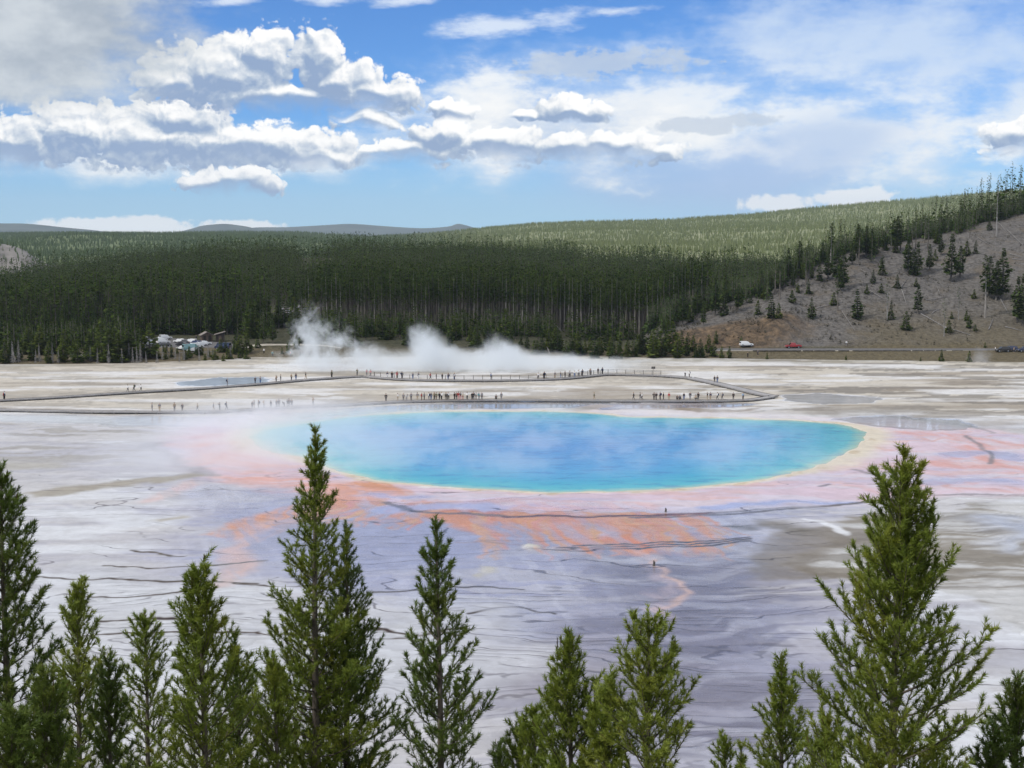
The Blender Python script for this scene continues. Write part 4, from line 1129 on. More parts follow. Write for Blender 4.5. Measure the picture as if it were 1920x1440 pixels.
def young_pine(label, tx, ty, d, prof, pal='mid', dens=1.0, lean=0.0, seed=1, leaders=1, up=1.0, extra=2.2):
    rnd = random.Random(seed)
    mpp = d / F * 1.02
    tip = Vector(at_dist(tx, ty, d))
    gz = float(slope_z(np.array([tip.x]), np.array([d]))[0])
    h = tip.z - gz
    base = (tip.x - lean, d, gz)
    pk = [p_[0] * mpp for p_ in prof]; pv = [p_[1] * mpp for p_ in prof]
    last = pk[-1]
    def radius(drop):
        if drop <= last: return 1.16 * float(np.interp(drop, pk, pv))
        return pv[-1] * (1 + 0.10 * min(drop - last, 2.5))
    segs = []         # needles: x,y,z, dx,dy,dz, length, random, bud
    wood = MB()
    def axis(z):      # the stem's line, local
        t = z / h
        return (lean * t ** 1.5 + 0.03 * math.sin(t * 7 + seed), 0.03 * math.sin(t * 6 + seed * 2))
    n = 14
    pts = []; rad = []
    rb = 0.020 + 0.0075 * h
    for i in range(n + 1):
        z = h * i / n; a = axis(z)
        pts.append((a[0], a[1], z - (0.5 if i == 0 else 0))); rad.append(rb * (1 - i / n) ** 0.8 + 0.008)
    wood.tube(pts, rad, 7)
    def needles(p, dv, L, r, bud=0.0): segs.append((p[0], p[1], p[2], dv[0], dv[1], dv[2], L, r, bud))
    def limb(p, dv, L, r0, lev, bend, bare=0.0):
        """a curved shoot; lev 0 branch, 1 twig, 2 twiglet"""
        step = 0.16 if lev == 0 else 0.11
        k = max(2, int(L / step + .5)); st = L / k
        line = [p]; dirs = []
        tone = rnd.random()
        d_ = Vector(dv)
        for i in range(k):
            d_ = (d_ + Vector((rnd.gauss(0, .05), rnd.gauss(0, .05), bend * st + rnd.gauss(0, .04)))).normalized()
            p = p + d_ * st; line.append(p); dirs.append(d_.copy())
        if lev < 2 and L > .22:
            wood.tube(line, [r0 * (1 - .8 * i / k) + .0025 for i in range(k + 1)], 4 if lev == 0 else 3, cap=False)
        for i in range(k):
            f = (i + .5) / k
            if f > bare: needles(line[i], dirs[i], st, min(1, max(0, tone * .6 + rnd.random() * .4)))
        e = dirs[-1]
        if lev < 2:
            needles(line[-1], e, 0.07, tone)
        if rnd.random() < .20 and lev < 2: needles(line[-1], (e + Vector((0, 0, .6))).normalized(), 0.06, tone, 0.8)
        if lev >= 2: return
        side = 1
        s = max(bare * L * .85, .12) + rnd.random() * .06
        gap = (0.145 if lev == 0 else 0.14) / dens
        while s < L * .97:
            i = min(int(s / st), k - 1); q = line[i] + dirs[i] * (s - i * st)
            rem = L - s
            ln = (0.15 + 0.36 * rem) if lev == 0 else (0.08 + .30 * rem)
            ln = min(ln, .75) * (0.65 + .6 * rnd.random())
            a = dirs[i]
            hor = a.cross(Vector((0, 0, 1)))
            hor = hor.normalized() if hor.length > .1 else Vector((1, 0, 0))
            upv = hor.cross(a).normalized()
            phi = rnd.gauss(0.25, .55)
            sv = (hor * side * math.cos(phi) + upv * math.sin(phi))
            an = R(rnd.uniform(32, 50))
            dd = (a * math.cos(an) + sv * math.sin(an)).normalized()
            limb(q, dd, ln, r0 * .45, lev + 1, bend + .75, 0.0)
            side = -side; s += gap * (0.6 + .8 * rnd.random())
    # whorls from the top downwards
    drop = 0.10
    vis = (1440 - ty) * mpp
    w = 0
    while drop < min(h - 1.0, vis + extra):
        z = h - drop
        Rr = radius(drop)
        t = min(1, drop / 5.0)
        nb = rnd.choice((4, 5, 5, 6)) if Rr > .15 else rnd.choice((3, 4))
        a0 = rnd.random() * 6.28
        for b in range(nb):
            if rnd.random() < 0.06: continue
            az = a0 + b * 6.283 / nb + rnd.gauss(0, .22)
            L = max(.10, Rr * rnd.choice((.72, .85, .95, 1.0, 1.12)) * (1.22 - .12 * t))
            el = R((66 - 54 * t ** .7) * up + rnd.gauss(0, 7))
            dv = Vector((math.cos(az) * math.cos(el), math.sin(az) * math.cos(el), math.sin(el)))
            ax = axis(z)
            limb(Vector((ax[0], ax[1], z + rnd.gauss(0, .04))), dv, L, .005 + .007 * L, 0, (0.42 + .34 * t) / max(L, .6), bare=min(.34, .05 + .07 * max(0, drop - .8)) if L > .5 else 0.0)
        # small shoots between whorls
        for b in range(2 if drop > .4 else 1):
            az = rnd.random() * 6.28; zz = z - rnd.random() * .25; el = R(45)
            L = max(.10, Rr * rnd.uniform(.25, .55)); ax = axis(zz)
            limb(Vector((ax[0], ax[1], zz)), Vector((math.cos(az)*math.cos(el), math.sin(az)*math.cos(el), math.sin(el))), L, .006, 1, .4)
        # needles on the stem itself near the top
        if drop < 1.2: 
            for q in range(4): ax = axis(z - q * .06); needles(Vector((ax[0], ax[1], z - q * .06)), Vector((0, 0, 1)), .07, rnd.random())
        drop += (0.15 + 0.13 * min(1, drop / 2.0)) * (0.85 + .3 * rnd.random()); w += 1
    # the leading shoots, brown and bare of needles at the tip
    top = Vector((axis(h)[0], axis(h)[1], h))
    for k in range(leaders):
        off = Vector((0, 0, 0)) if k == 0 else Vector((rnd.uniform(-.2, .2), rnd.uniform(-.1, .1), -rnd.uniform(.05, .22)))
        for q in range(5): needles(top + off + Vector((0, 0, -.30 + q * .06)), Vector((off.x * .3, off.y * .3, 1)).normalized(), .06, rnd.random(), 0.0 if q < 3 else .75)
    A = np.array(segs, dtype=np.float64)
    K = 24
    rg = np.random.RandomState(seed)
    n = len(A)
    P = np.repeat(A[:, :3], K, 0); D = np.repeat(A[:, 3:6], K, 0); L = np.repeat(A[:, 6], K); r = np.repeat(A[:, 7], K); bud = np.repeat(A[:, 8], K)
    D = D / np.linalg.norm(D, axis=1)[:, None]
    ref = np.where(np.abs(D[:, 2:3]) < .9, np.array([[0, 0, 1.0]]), np.array([[1.0, 0, 0]]))
    a = np.cross(D, ref); a /= np.linalg.norm(a, axis=1)[:, None]; b = np.cross(D, a)
    ph = rg.rand(n * K) * 6.283; al = np.radians(np.where(bud > .5, 9, 24 + 34 * rg.rand(n * K)))
    nd = D * np.cos(al)[:, None] + (a * np.cos(ph)[:, None] + b * np.sin(ph)[:, None]) * np.sin(al)[:, None]
    p0 = P + D * (L * rg.rand(n * K))[:, None]
    nl = np.where(bud > .5, .05, .058 + .036 * rg.rand(n * K))
    tipv = p0 + nd * nl[:, None]
    wv = np.cross(nd, rg.randn(n * K, 3)); wv /= np.linalg.norm(wv, axis=1)[:, None] + 1e-9
    wv *= np.where(bud > .5, .006, .0054)[:, None]
    V = np.stack([p0 - wv, p0 + wv, tipv], 1).reshape(-1, 3)
    root = empty('young_pine', base)
    me = np_mesh('crown', V, np.arange(len(V)).reshape(-1, 3), [NEEDLE[pal]], {'rnd': np.repeat(np.clip(r + .1 * rg.randn(n * K), 0, 1), 3), 'bud': np.repeat(bud, 3)})
    mesh_obj('crown', me, root)
    wood.build('trunk', M_YBARK, root, smooth=True)
    tag(root, label, 'tree', 'young pines on the slope below the viewpoint')
    return n * K

FG = [
 ('dark full pine cut off by the picture edge, beside the pale slim sapling', 2, 876, 19, [(0,2),(80,30),(130,50),(200,70),(330,76),(430,88),(560,105)], 'dark', 1.0, 0, 1, 1.0),
 ('pale slim open-topped sapling between the dark edge pine and the sparse brown-tipped one', 142, 1098, 22, [(0,6),(40,20),(90,36),(150,54),(250,70),(340,80)], 'light', .7, 0, 2, 1.0),
 ('thin sparse brown-tipped sapling standing left of the wide many-tipped pine', 268, 1152, 25, [(0,4),(60,28),(120,40),(200,56),(288,70)], 'mid', .62, 0, 1, .8),
 ('wide bushy pine with several brown tips, dark trunk showing through', 372, 1070, 18, [(0,10),(40,28),(100,46),(170,60),(260,92),(370,120)], 'mid', .95, 0, 4, 1.0),
 ('narrow dark pine tucked against the many-tipped bushy one', 443, 1193, 22, [(0,4),(60,18),(130,36),(250,58)], 'dark', .9, 0, 2, 1.0),
 ('low dark pine with blunt top under the pale slim sapling', 85, 1264, 17, [(0,4),(80,35),(180,70)], 'dark', 1.0, 0, 2, 1.0),
 ('small dark pine filling the gap below the sparse brown-tipped sapling', 205, 1238, 20, [(0,4),(60,24),(120,36),(205,55)], 'dark', .85, 0, 1, 1.0),
 ('tallest dense spire pine whose tip stands before the turquoise water', 588, 805, 23, [(0,3),(60,13),(100,21),(150,34),(200,46),(260,56),(330,70),(420,86),(500,102),(560,120),(635,142)], 'mid', 1.15, 0, 1, 1.0),
 ('second thinner dark pine growing against the tallest spire pine', 646, 988, 23.6, [(0,1),(50,10),(110,24),(170,42),(260,66),(360,92),(475,116)], 'dark', .9, 0, 1, 1.0),
 ('low spreading pine at the foot of the tallest spire pine', 512, 1238, 21, [(0,3),(60,18),(130,38),(205,58)], 'mid', .85, 0, 1, 1.0),
 ('neat medium pine with separate upswept arms before the white terraces', 820, 978, 20, [(0,3),(50,15),(100,26),(160,36),(230,48),(300,66),(380,82),(460,102)], 'dark', .95, 0, 1, 1.0),
 ('broad pine with bare tall top shoots and two candelabra arms', 1072, 1187, 18, [(0,4),(50,14),(90,34),(115,20),(140,52),(200,82),(253,102)], 'mid', .9, 0, 4, 1.15),
 ('small olive pine between the candelabra pine and the dwarf at its foot', 1006, 1325, 19.5, [(0,3),(50,22),(115,42)], 'mid', .9, 0, 1, 1.0),
 ('dwarf olive pine on the outer side of the candelabra pine', 974, 1352, 20.5, [(0,2),(40,18),(90,36)], 'mid', .8, 0, 1, 1.0),
 ('dense brown-tipped bush pine wedged between the candelabra and yellow pines', 1135, 1284, 17.5, [(0,8),(40,20),(80,36),(157,66)], 'mid', 1.1, 0, 3, 1.1),
 ('yellow green open pine with long level upper arms', 1213, 1160, 17, [(0,6),(30,20),(60,44),(100,54),(150,66),(200,80),(280,100)], 'light', .85, 0, 2, .72),
 ('slim pointed pine with long bare leader beside the biggest pine', 1466, 1228, 22, [(0,2),(40,9),(80,20),(130,40),(212,70)], 'mid', .85, 0, 1, 1.0),
 ('tiny brown-topped sapling just showing by the slim pointed pine', 1363, 1383, 24, [(0,4),(30,12),(57,24)], 'mid', .8, 0, 2, 1.0),
 ('tiniest thin sapling tip close to the slim pointed pine', 1392, 1402, 23, [(0,2),(40,9)], 'mid', .8, 0, 1, 1.0),
 ('biggest broad olive pine with thick grey trunk and open crown', 1693, 848, 17, [(0,5),(40,16),(90,44),(130,62),(180,50),(230,86),(300,114),(380,136),(450,150),(592,172)], 'mid', 1.2, 0, 3, 1.0),
 ('low bushy pine at the foot of the biggest pine beside the slim one', 1548, 1345, 19, [(0,3),(50,28),(95,55)], 'mid', .9, 0, 1, 1.0),
 ('dark pine half cut by the picture edge beyond the biggest pine', 1905, 1272, 19, [(0,4),(50,22),(100,42),(170,66)], 'dark', .9, 0, 1, 1.0),
 ('low dark pine between the biggest pine and the one cut by the edge', 1862, 1368, 18, [(0,3),(40,24),(75,45)], 'dark', .9, 0, 1, 1.0),
 ('small dark sapling between the neat upswept pine and the dwarf olive pine', 940, 1396, 24, [(0,4),(45,26)], 'dark', .9, 0, 2, 1.0),
 ('low dark pine at the foot of the pine cut off by the picture edge', 22, 1335, 16.5, [(0,3),(50,30),(110,60)], 'dark', 1.0, 0, 1, 1.0),
]
tot = 0
for i, (lb, tx, ty, d, prof, pal, dens, lean, ld, up) in enumerate(FG):
    tot += young_pine(lb, tx, ty, d, prof, pal, dens, lean, 100 + i, ld, up)
print('needles', tot)
# ------------------------------------------------------------------ single trees, dead trees and logs beyond the flat
ORD = 'first second third fourth fifth sixth seventh eighth ninth tenth eleventh twelfth thirteenth fourteenth fifteenth sixteenth seventeenth eighteenth nineteenth twentieth'.split()
def distinct(items, counted):
    """items: (object, phrase, sort key). Phrases used more than once get their place in the count."""
    by = {}
    for it in items: by.setdefault(it[1], []).append(it)
    for ph, v in by.items():
        v.sort(key=lambda q: q[2])
        for i, (o, _, _) in enumerate(v):
            o['label'] = ph if len(v) == 1 else ORD[i % 20] + ' ' + ph + ' ' + counted

M_HILL = foliage_mat('hill_needles', (0.046, 0.076, 0.020), (0.076, 0.108, 0.026), (0.10, 0.122, 0.030))
M_BUSH = foliage_mat('bushy_needles', (0.068, 0.105, 0.020), (0.120, 0.150, 0.028), (0.165, 0.175, 0.034))
M_DEAD = noisy('dead_twigs', (0.17, 0.16, 0.155), (0.30, 0.285, 0.28), 1.0, objrand=.25)

def tree_proto(kind, seed):
    rng = np.random.RandomState(seed)
    mat, bark = M_HILL, M_BARK
    if kind == 'tall':   h, C, r = 18, crown(rng, 18, .42, 1.8, 300, 'lodge', .75), .22; mat = M_FAR; bark = M_PALE if seed % 2 else M_BARK
    elif kind == 'bush': h, C, r = 7, crown(rng, 7, .02, 1.9, 480, 'bush', .68), .12; mat = M_BUSH
    elif kind == 'cone': h, C, r = 9, crown(rng, 9, .03, 2.1, 520, 'cone', .75, 12), .14
    elif kind == 'full': h, C, r = 15, crown(rng, 15, .14, 2.7, 620, 'bush', .65), .22
    elif kind == 'ragged':
        h, r = 16, .20
        C = np.concatenate([crown(rng, 16, .38, 1.6, 70, 'lodge', .9), crown(rng, 16, .72, 1.1, 90, 'lodge', .8)])
    elif kind == 'thin': h, C, r = 14, crown(rng, 14, .35, 1.2, 110, 'lodge', .7), .16; bark = M_GREY
    elif kind == 'dead': 
        h, r = 8, .13; C = crown(rng, 8, .05, 1.2, 260, 'cone', 1.0); mat = M_DEAD; bark = M_GREY
        mid = C.mean(1, keepdims=True); ax = C[:, 2:3] - C[:, 0:1]; 
        C[:, 1] = C[:, 0] * .55 + C[:, 2] * .45 + np.array([0, 0, .09]); C[:, 3] = C[:, 0] * .55 + C[:, 2] * .45 - np.array([0, 0, .07])
    root = empty({'dead': 'dead_tree', 'bush': 'pine_bush', 'cone': 'pine_bush'}.get(kind, 'pine_tree'))
    n = len(C)
    mesh_obj('crown', np_mesh('crown', C.reshape(-1, 3), np.arange(4 * n).reshape(n, 4), [mat], {'rnd': np.repeat(rng.rand(n) * .25, 4)}), root)
    b = MB(); pts = [(0, 0, -.8)] + [(rng.randn() * .02 * h * .3 * k / 5, rng.randn() * .02 * h * .3 * k / 5, h * .97 * k / 5) for k in range(1, 6)]
    b.tube(pts, [r, r * .85, r * .68, r * .5, r * .33, r * .12], 6)
    if kind in ('ragged', 'thin', 'dead'):
        for k in range(14):
            z = h * rng.uniform(.25, .8); a = rng.rand() * 6.28; L = h * rng.uniform(.04, .10)
            b.tube([(0, 0, z), (math.cos(a) * L, math.sin(a) * L, z + L * rng.uniform(-.3, .3))], [.035, .012], 3)
    b.build('trunk', bark, root)
    root['_h'] = float(h)
    return root

PROTO = {k: [tree_proto(k, s + 17 * j) for j in range(n)] for k, s, n in (('tall', 200, 4), ('bush', 300, 4), ('cone', 400, 2), ('full', 500, 3), ('ragged', 600, 3), ('thin', 700, 2), ('dead', 800, 4))}
USED = set()
TRNG = random.Random(9)
def put_tree(kind, pos, height, group, wide=1.0, lean=0.0):
    p = TRNG.choice(PROTO[kind])
    if p.name in USED: o = copy_tree(p)
    else: o = p; USED.add(p.name)
    s = height / p['_h']
    w = s * wide * TRNG.uniform(.9, 1.12)
    o.location = pos; o.scale = (w, w, s)
    o.rotation_euler = (lean + TRNG.gauss(0, .012), TRNG.gauss(0, .012), TRNG.random() * 6.28)
    tag(o, None, 'dead tree' if kind == 'dead' else 'tree', group)
    return o

def hill_trees():
    zx = lambda a, b, h: (1200 + a / 2.667, 320 + b / 2.667, h / 2.667)
    L = [('bush',333,705,48),('bush',553,663,38),('full',490,700,115),('bush',590,722,70),('cone',657,738,112),('bush',692,740,72),('bush',760,663,62),('cone',858,740,98),
         ('bush',790,612,46),('cone',842,617,72),('cone',1088,740,138),('bush',968,675,62),('ragged',988,702,205),('bush',1135,618,46),('cone',1166,562,66),('bush',1205,612,46),('cone',1285,588,66),
         ('cone',1212,522,92),('thin',1235,750,205),('cone',1255,745,90),('bush',1330,800,92),('full',1390,717,140),('bush',1380,582,42),('full',1338,515,170),('full',1388,525,160),('cone',1365,525,120),
         ('full',1448,502,125),('full',1556,555,225),('full',1600,535,150),('bush',1632,425,70),('cone',1678,415,62),('bush',1670,642,46),('tall',1725,735,300),('full',1812,642,240),('full',1745,640,200),('full',1780,650,190),
         ('full',1885,760,220),('full',1915,780,250),('thin',1520,830,185),('bush',1545,812,62),('thin',1592,747,160),('bush',1558,742,36),('bush',1632,752,48),('bush',1645,788,60),('bush',1676,803,32),
         ('tall',952,500,225),('full',985,560,160),('full',1015,590,190),('full',1002,605,120),('thin',1255,430,120),('ragged',1440,400,180),('bush',1475,450,52),('cone',1225,395,80),
         ('ragged',1280,290,90),('ragged',1322,280,148),('ragged',1345,280,140),('ragged',1388,310,196),('ragged',1420,270,140),('ragged',1448,280,160),('ragged',1492,270,175),('ragged',1512,270,176),('ragged',1540,265,160),('ragged',1578,260,145),
         ('thin',1782,330,265),('full',1700,240,135),('ragged',725,470,150),('ragged',780,440,170),('tall',832,430,135),('ragged',952,350,75),('full',1088,440,165),('full',1130,430,140),('full',1160,440,140),('full',1060,470,110),
         ('ragged',1150,350,92),('full',1230,360,105),('full',905,440,80),('tall',860,470,160),('bush',625,640,60),('bush',440,655,60),('full',650,620,110),('full',600,640,90),('full',765,590,90)]
    out = []
    for k, a, b_, h in L:
        px, py, hh = zx(a, b_, h)
        X, Y, Z = hit(px, py)
        hm = hh * Y / F
        o = put_tree(k, (X, Y, Z), hm * 1.04, 'trees on the bare hill above the road', {'bush': 1.75, 'cone': 1.55, 'full': 1.6, 'ragged': 1.35, 'thin': 1.3, 'tall': 1.5}[k])
        size = 'small' if hm < 7 else 'middling' if hm < 15 else 'tall'
        kind = {'bush': 'bushy pine', 'cone': 'cone-shaped pine', 'full': 'dense pine', 'ragged': 'ragged thin-crowned pine', 'thin': 'sparse grey-trunked pine', 'tall': 'bare-trunked pine'}[k]
        where = ('near cliff' if px < 1440 else 'above red pickup' if px < 1560 else 'above road bend' if px < 1760 else 'above dark cars')
        hgt = 'low on slope' if py > 575 else 'halfway upslope' if py > 490 else 'high on slope'
        out.append((o, f'{size} {kind} {hgt} {where}', px))
    distinct(out, 'counted toward dark cars')
    # clumps along the upper edge and the shoulder over the cliff
    r = random.Random(66)
    for i in range(52):
        px = 1235 + 640 * r.random() ** .9; py0, _ = ridge_at((px - 960) / F)
        X, Y, Z = hit(px, float(py0) + 4 + abs(r.gauss(0, 16)))
        k = r.choice(('full', 'full', 'cone', 'bush', 'ragged'))
        o = put_tree(k, (X, Y, Z), {'full': r.uniform(7, 13), 'cone': r.uniform(4, 8), 'bush': r.uniform(2.5, 5), 'ragged': r.uniform(9, 15)}[k], 'clumps of conifers along the upper edge of the bare hill', 1.5)
        o['label'] = {'full': 'dense pine', 'cone': 'cone-shaped pine', 'bush': 'bushy low pine', 'ragged': 'ragged pine'}[k] + ' in the clumps along the upper edge of the bare hill'
        o['group'] = 'clumped ' + k + ' trees along the hill edge'
    # roadside bushes below the hill
    out = []
    for a, b_, h, w in [(635,945,36,'beneath the red pickup'),(1030,950,30,'on the verge far from any car'),(1403,955,22,'smallest on the verge, before the dark cars'),(1507,957,62,'tallest on the verge near the small steam puff'),(1645,959,58,'darkest, nearest the small steam puff'),
                     (1725,887,30,'behind the small steam puff at the road edge'),(505,872,46,'just behind the white SUV'),(380,867,62,'at the foot of the ochre cliff'),(408,938,62,'on the verge below the white SUV'),(447,938,60,'on the verge beside two dark walkers')]:
        px, py, hh = zx(a, b_, h); X, Y, Z = hit(px, py)
        o = put_tree('bush', (X, Y, Z), max(1.4, hh * Y / F), 'roadside bushes', 1.35); o['label'] = 'round little pine bush ' + w
hill_trees()

def front_trees():
    rng = random.Random(31)
    # wall of tall bare trunks behind the steam
    px = 566.0
    while px < 1318:
        y = float(wall_front(px)) + rng.uniform(-7, 4)
        u = (px - 960) / F; x = u * y
        _, yr = ridge_at(u)
        if px > 1190: y = float(yr) + 3 + rng.random() * 8; x = u * y
        z = float(terr(x, y, False))
        o = put_tree('tall', (x, y, z), rng.uniform(16.5, 21), 'tall pines forming the front of the forest wall', .95)
        seg = 'behind the tall steam column' if px < 700 else 'above the low steam bank' if px < 900 else 'above the thinning end of the steam' if px < 1100 else 'near the leaning dead trunks by the hill'
        o['label'] = 'tall bare-trunked pine in the forest wall ' + seg
        o['group'] = 'forest wall pines ' + seg
        px += rng.uniform(6.0, 9.5)
    # bushy young pines along the flat's far edge
    def belt(n, x0, x1, yf, hf, grp, label, kinds=('bush',), wide=1.25, seed=1, by=20):
        r = random.Random(seed); items = []
        for i in range(n):
            px = x0 + (x1 - x0) * (i + r.random()) / n
            py = yf(px, r)
            X, Y, Z = hit(px, py)
            o = put_tree(r.choice(kinds), (X, Y, Z), hf(px, r), grp, wide)
            o['label'] = label; o['group'] = grp
    belt(40, -30, 470, lambda p, r: r.uniform(664, 681) - (10 if p > 420 else 0), lambda p, r: r.uniform(2.0, 3.4) if 282 < p < 440 else r.uniform(5.5, 9.5) * (1.15 if 180 < p < 282 else .9), 'bushy pines between the pale flat and the car park', 'bushy olive pine in the belt before the car park', ('bush', 'bush', 'cone'), 1.75, 41)
    belt(16, 300, 470, lambda p, r: r.uniform(660, 677), lambda p, r: r.uniform(1.8, 3.0) * (1.5 if p > 400 else 1), 'low bushes screening the parked cars', 'low round pine bush screening the parked cars', ('bush',), 1.5, 42)
    belt(26, 470, 640, lambda p, r: r.uniform(610, 645), lambda p, r: r.uniform(6, 12), 'dark pines below the uphill road', 'dark bushy pine below the uphill road beside the steam', ('bush', 'full', 'cone'), 1.4, 43)
    belt(30, 640, 1010, lambda p, r: r.uniform(628, 655), lambda p, r: r.uniform(4, 9.5), 'young pines behind the steam bank', 'young dark pine standing behind the steam bank', ('bush', 'full', 'cone'), 1.5, 44)
    belt(46, 1000, 1338, lambda p, r: r.uniform(655, 676), lambda p, r: r.uniform(4.0, 8.6) * float(np.interp(p, [1000, 1150, 1280, 1338], [.8, .95, 1.1, .6])), 'clump of pines at the foot of the cliff', 'bushy green pine in the clump before the ochre cliff', ('bush', 'bush', 'cone'), 1.6, 45)
    for i, (px, py, h, lb) in enumerate([(541,662,3.6,'round bush pine beside the walkers near the steam'),(483,652,3.2,'small pine on the pale track left of the walkers'),(529,664,2.0,'low dark bush beside the round bush pine by the walkers'),(556,655,4.0,'faint pine veiled by the edge of the steam')]):
        o = put_tree('bush', hit(px, py), h, 'bushes on the pale bank by the walkers', 1.5); o['label'] = lb.replace(' left of', ' near')
    # tall dark pines over the car park
    r = random.Random(12)
    for i in range(34):
        px = -20 + 590 * (i + r.random()) / 34; y = float(wall_front(px)) + r.uniform(-4, 6)
        if 505 < px < 590: y = 545 + r.random() * 10
        x = (px - 960) / F * y
        o = put_tree('full', (x, y, float(terr(x, y, False))), r.uniform(11, 16), 'dark pines rising behind the car park', 1.0)
        o['label'] = 'dark full pine in the first rank behind the car park'
    # dead grey trees
    items = []
    r = random.Random(5)
    for i, px in enumerate([8,22,38,66,74,86,100,112,150,168,180,200,206,226,234,245,252,258,265,277,293,303,317,326,334,346,376,388,402,430]):
        X, Y, Z = hit(px + r.uniform(-3, 3), r.uniform(676, 684) - (4 if px > 300 else 0))
        o = put_tree('dead', (X, Y, Z), r.uniform(3.6, 6.4) * (.7 if px > 300 else 1), 'dead grey trees at the flat edge', 1.0)
        o['label'] = 'dead grey leafless tree at the edge of the pale flat'
front_trees()

def logs():
    zx = lambda a, b: (1200 + a / 2.667, 320 + b / 2.667)
    L = [((1785,258),(1890,395),'long pale fallen trunk high on the bare hill'),((1835,300),(1925,385),'thinner pale fallen trunk crossing beside the long one'),((1682,335),(1786,396),'grey fallen trunk below the hilltop wood'),
         ((1405,720),(1530,790),'long dark fallen trunk above the road bend'),((1520,785),(1655,828),'pale fallen trunk continuing the long dark one'),((1010,705),(1075,805),'thin broken trunk on the scree above the pickup'),
         ((1150,605),(1222,646),'pale log lying between two cone-shaped pines'),((1105,500),(1150,527),'short pale log high on the slope'),((885,690),(968,670),'dark log at the foot of the ragged pine'),((690,525),(737,552),'short white log near the top of the ridge'),
         ((1430,652),(1548,635),'dark level log halfway up the hill'),((1300,592),(1342,538),'leaning dead branch beside a cone-shaped pine'),((1308,598),(1330,662),'thin pale log below a cone-shaped pine'),((1485,583),(1502,628),'white leaning stick above the level log'),
         ((1798,638),(1838,710),'pale leaning log under the dense pines'),((1460,718),(1503,694),'short pale log beside the long dark trunk'),((1744,797),(1766,745),'white broken stump above the dark cars'),((1825,785),(1912,806),'dark log low above the dark cars'),
         ((360,708),(420,665),'grey log on the shoulder over the cliff'),((1745,442),(1800,452),'short pale log under the long fallen trunk'),((1715,420),(1760,440),'grey branch under the hilltop wood'),((1850,420),(1920,436),'level pale log near the picture edge, high up'),((1860,445),(1925,452),'dark level log just below the high pale one')]
    for i, (a, b_, lb) in enumerate(L):
        p, q = Vector(hit(*zx(*a))), Vector(hit(*zx(*b_)))
        d = q - p
        if d.length > 24: q = p + d.normalized() * 24
        m = MB(); n = 6
        rr = random.Random(i)
        pts = []
        for k in range(n + 1):
            t = k / n; x = p.x + (q.x - p.x) * t; y = p.y + (q.y - p.y) * t
            pts.append((x - p.x, y - p.y, max(float(terr(x, y)), p.z + (q.z - p.z) * t) + .25 - p.z))
        m.tube(pts, [.17 - .10 * k / n for k in range(n + 1)], 6)
        for k in range(5):
            t = rr.uniform(.3, .95); c = Vector(pts[int(t * n)]); m.tube([c, c + Vector((rr.uniform(-.8, .8), rr.uniform(-.8, .3), rr.uniform(.2, .9)))], [.05, .015], 4)
        o = m.build('fallen_log', M_DEAD if 'dark' in lb else M_GREY, None, p)
        tag(o, lb, 'log', 'fallen trunks on the bare hill')
    # leaning dead trunks in front of the forest wall
    for i, (x0, y0, x1, y1, lb) in enumerate([(1190,620,1150,583,'long dead trunk leaning against the forest wall near the cliff'),(1173,602,1162,566,'steeper dead trunk leaning beside the long one'),(1053,621,1033,600,'short white dead trunk leaning in the clearing'),(1031,663,1025,650,'white broken trunk sticking out of the steam'),(970,610,976,588,'grey trunk leaning inside the forest wall')]):
        X, Y, Z = hit(x0, y0); p = Vector((X, Y, Z)); q = Vector(at_dist(x1, y1, Y + 1.5))
        m = MB(); m.tube([(0, 0, -.2), tuple((q - p) * .5 + Vector((0, 0, .1))), tuple(q - p)], [.22, .17, .08], 6)
        for k in range(4): c = (q - p) * (.4 + .15 * k); m.tube([c, c + Vector((.4 - .2 * k, .1, .5))], [.04, .012], 3)
        tag(m.build('leaning_trunk', M_GREY, None, p), lb, 'dead trunk', 'leaning dead trunks')
logs()
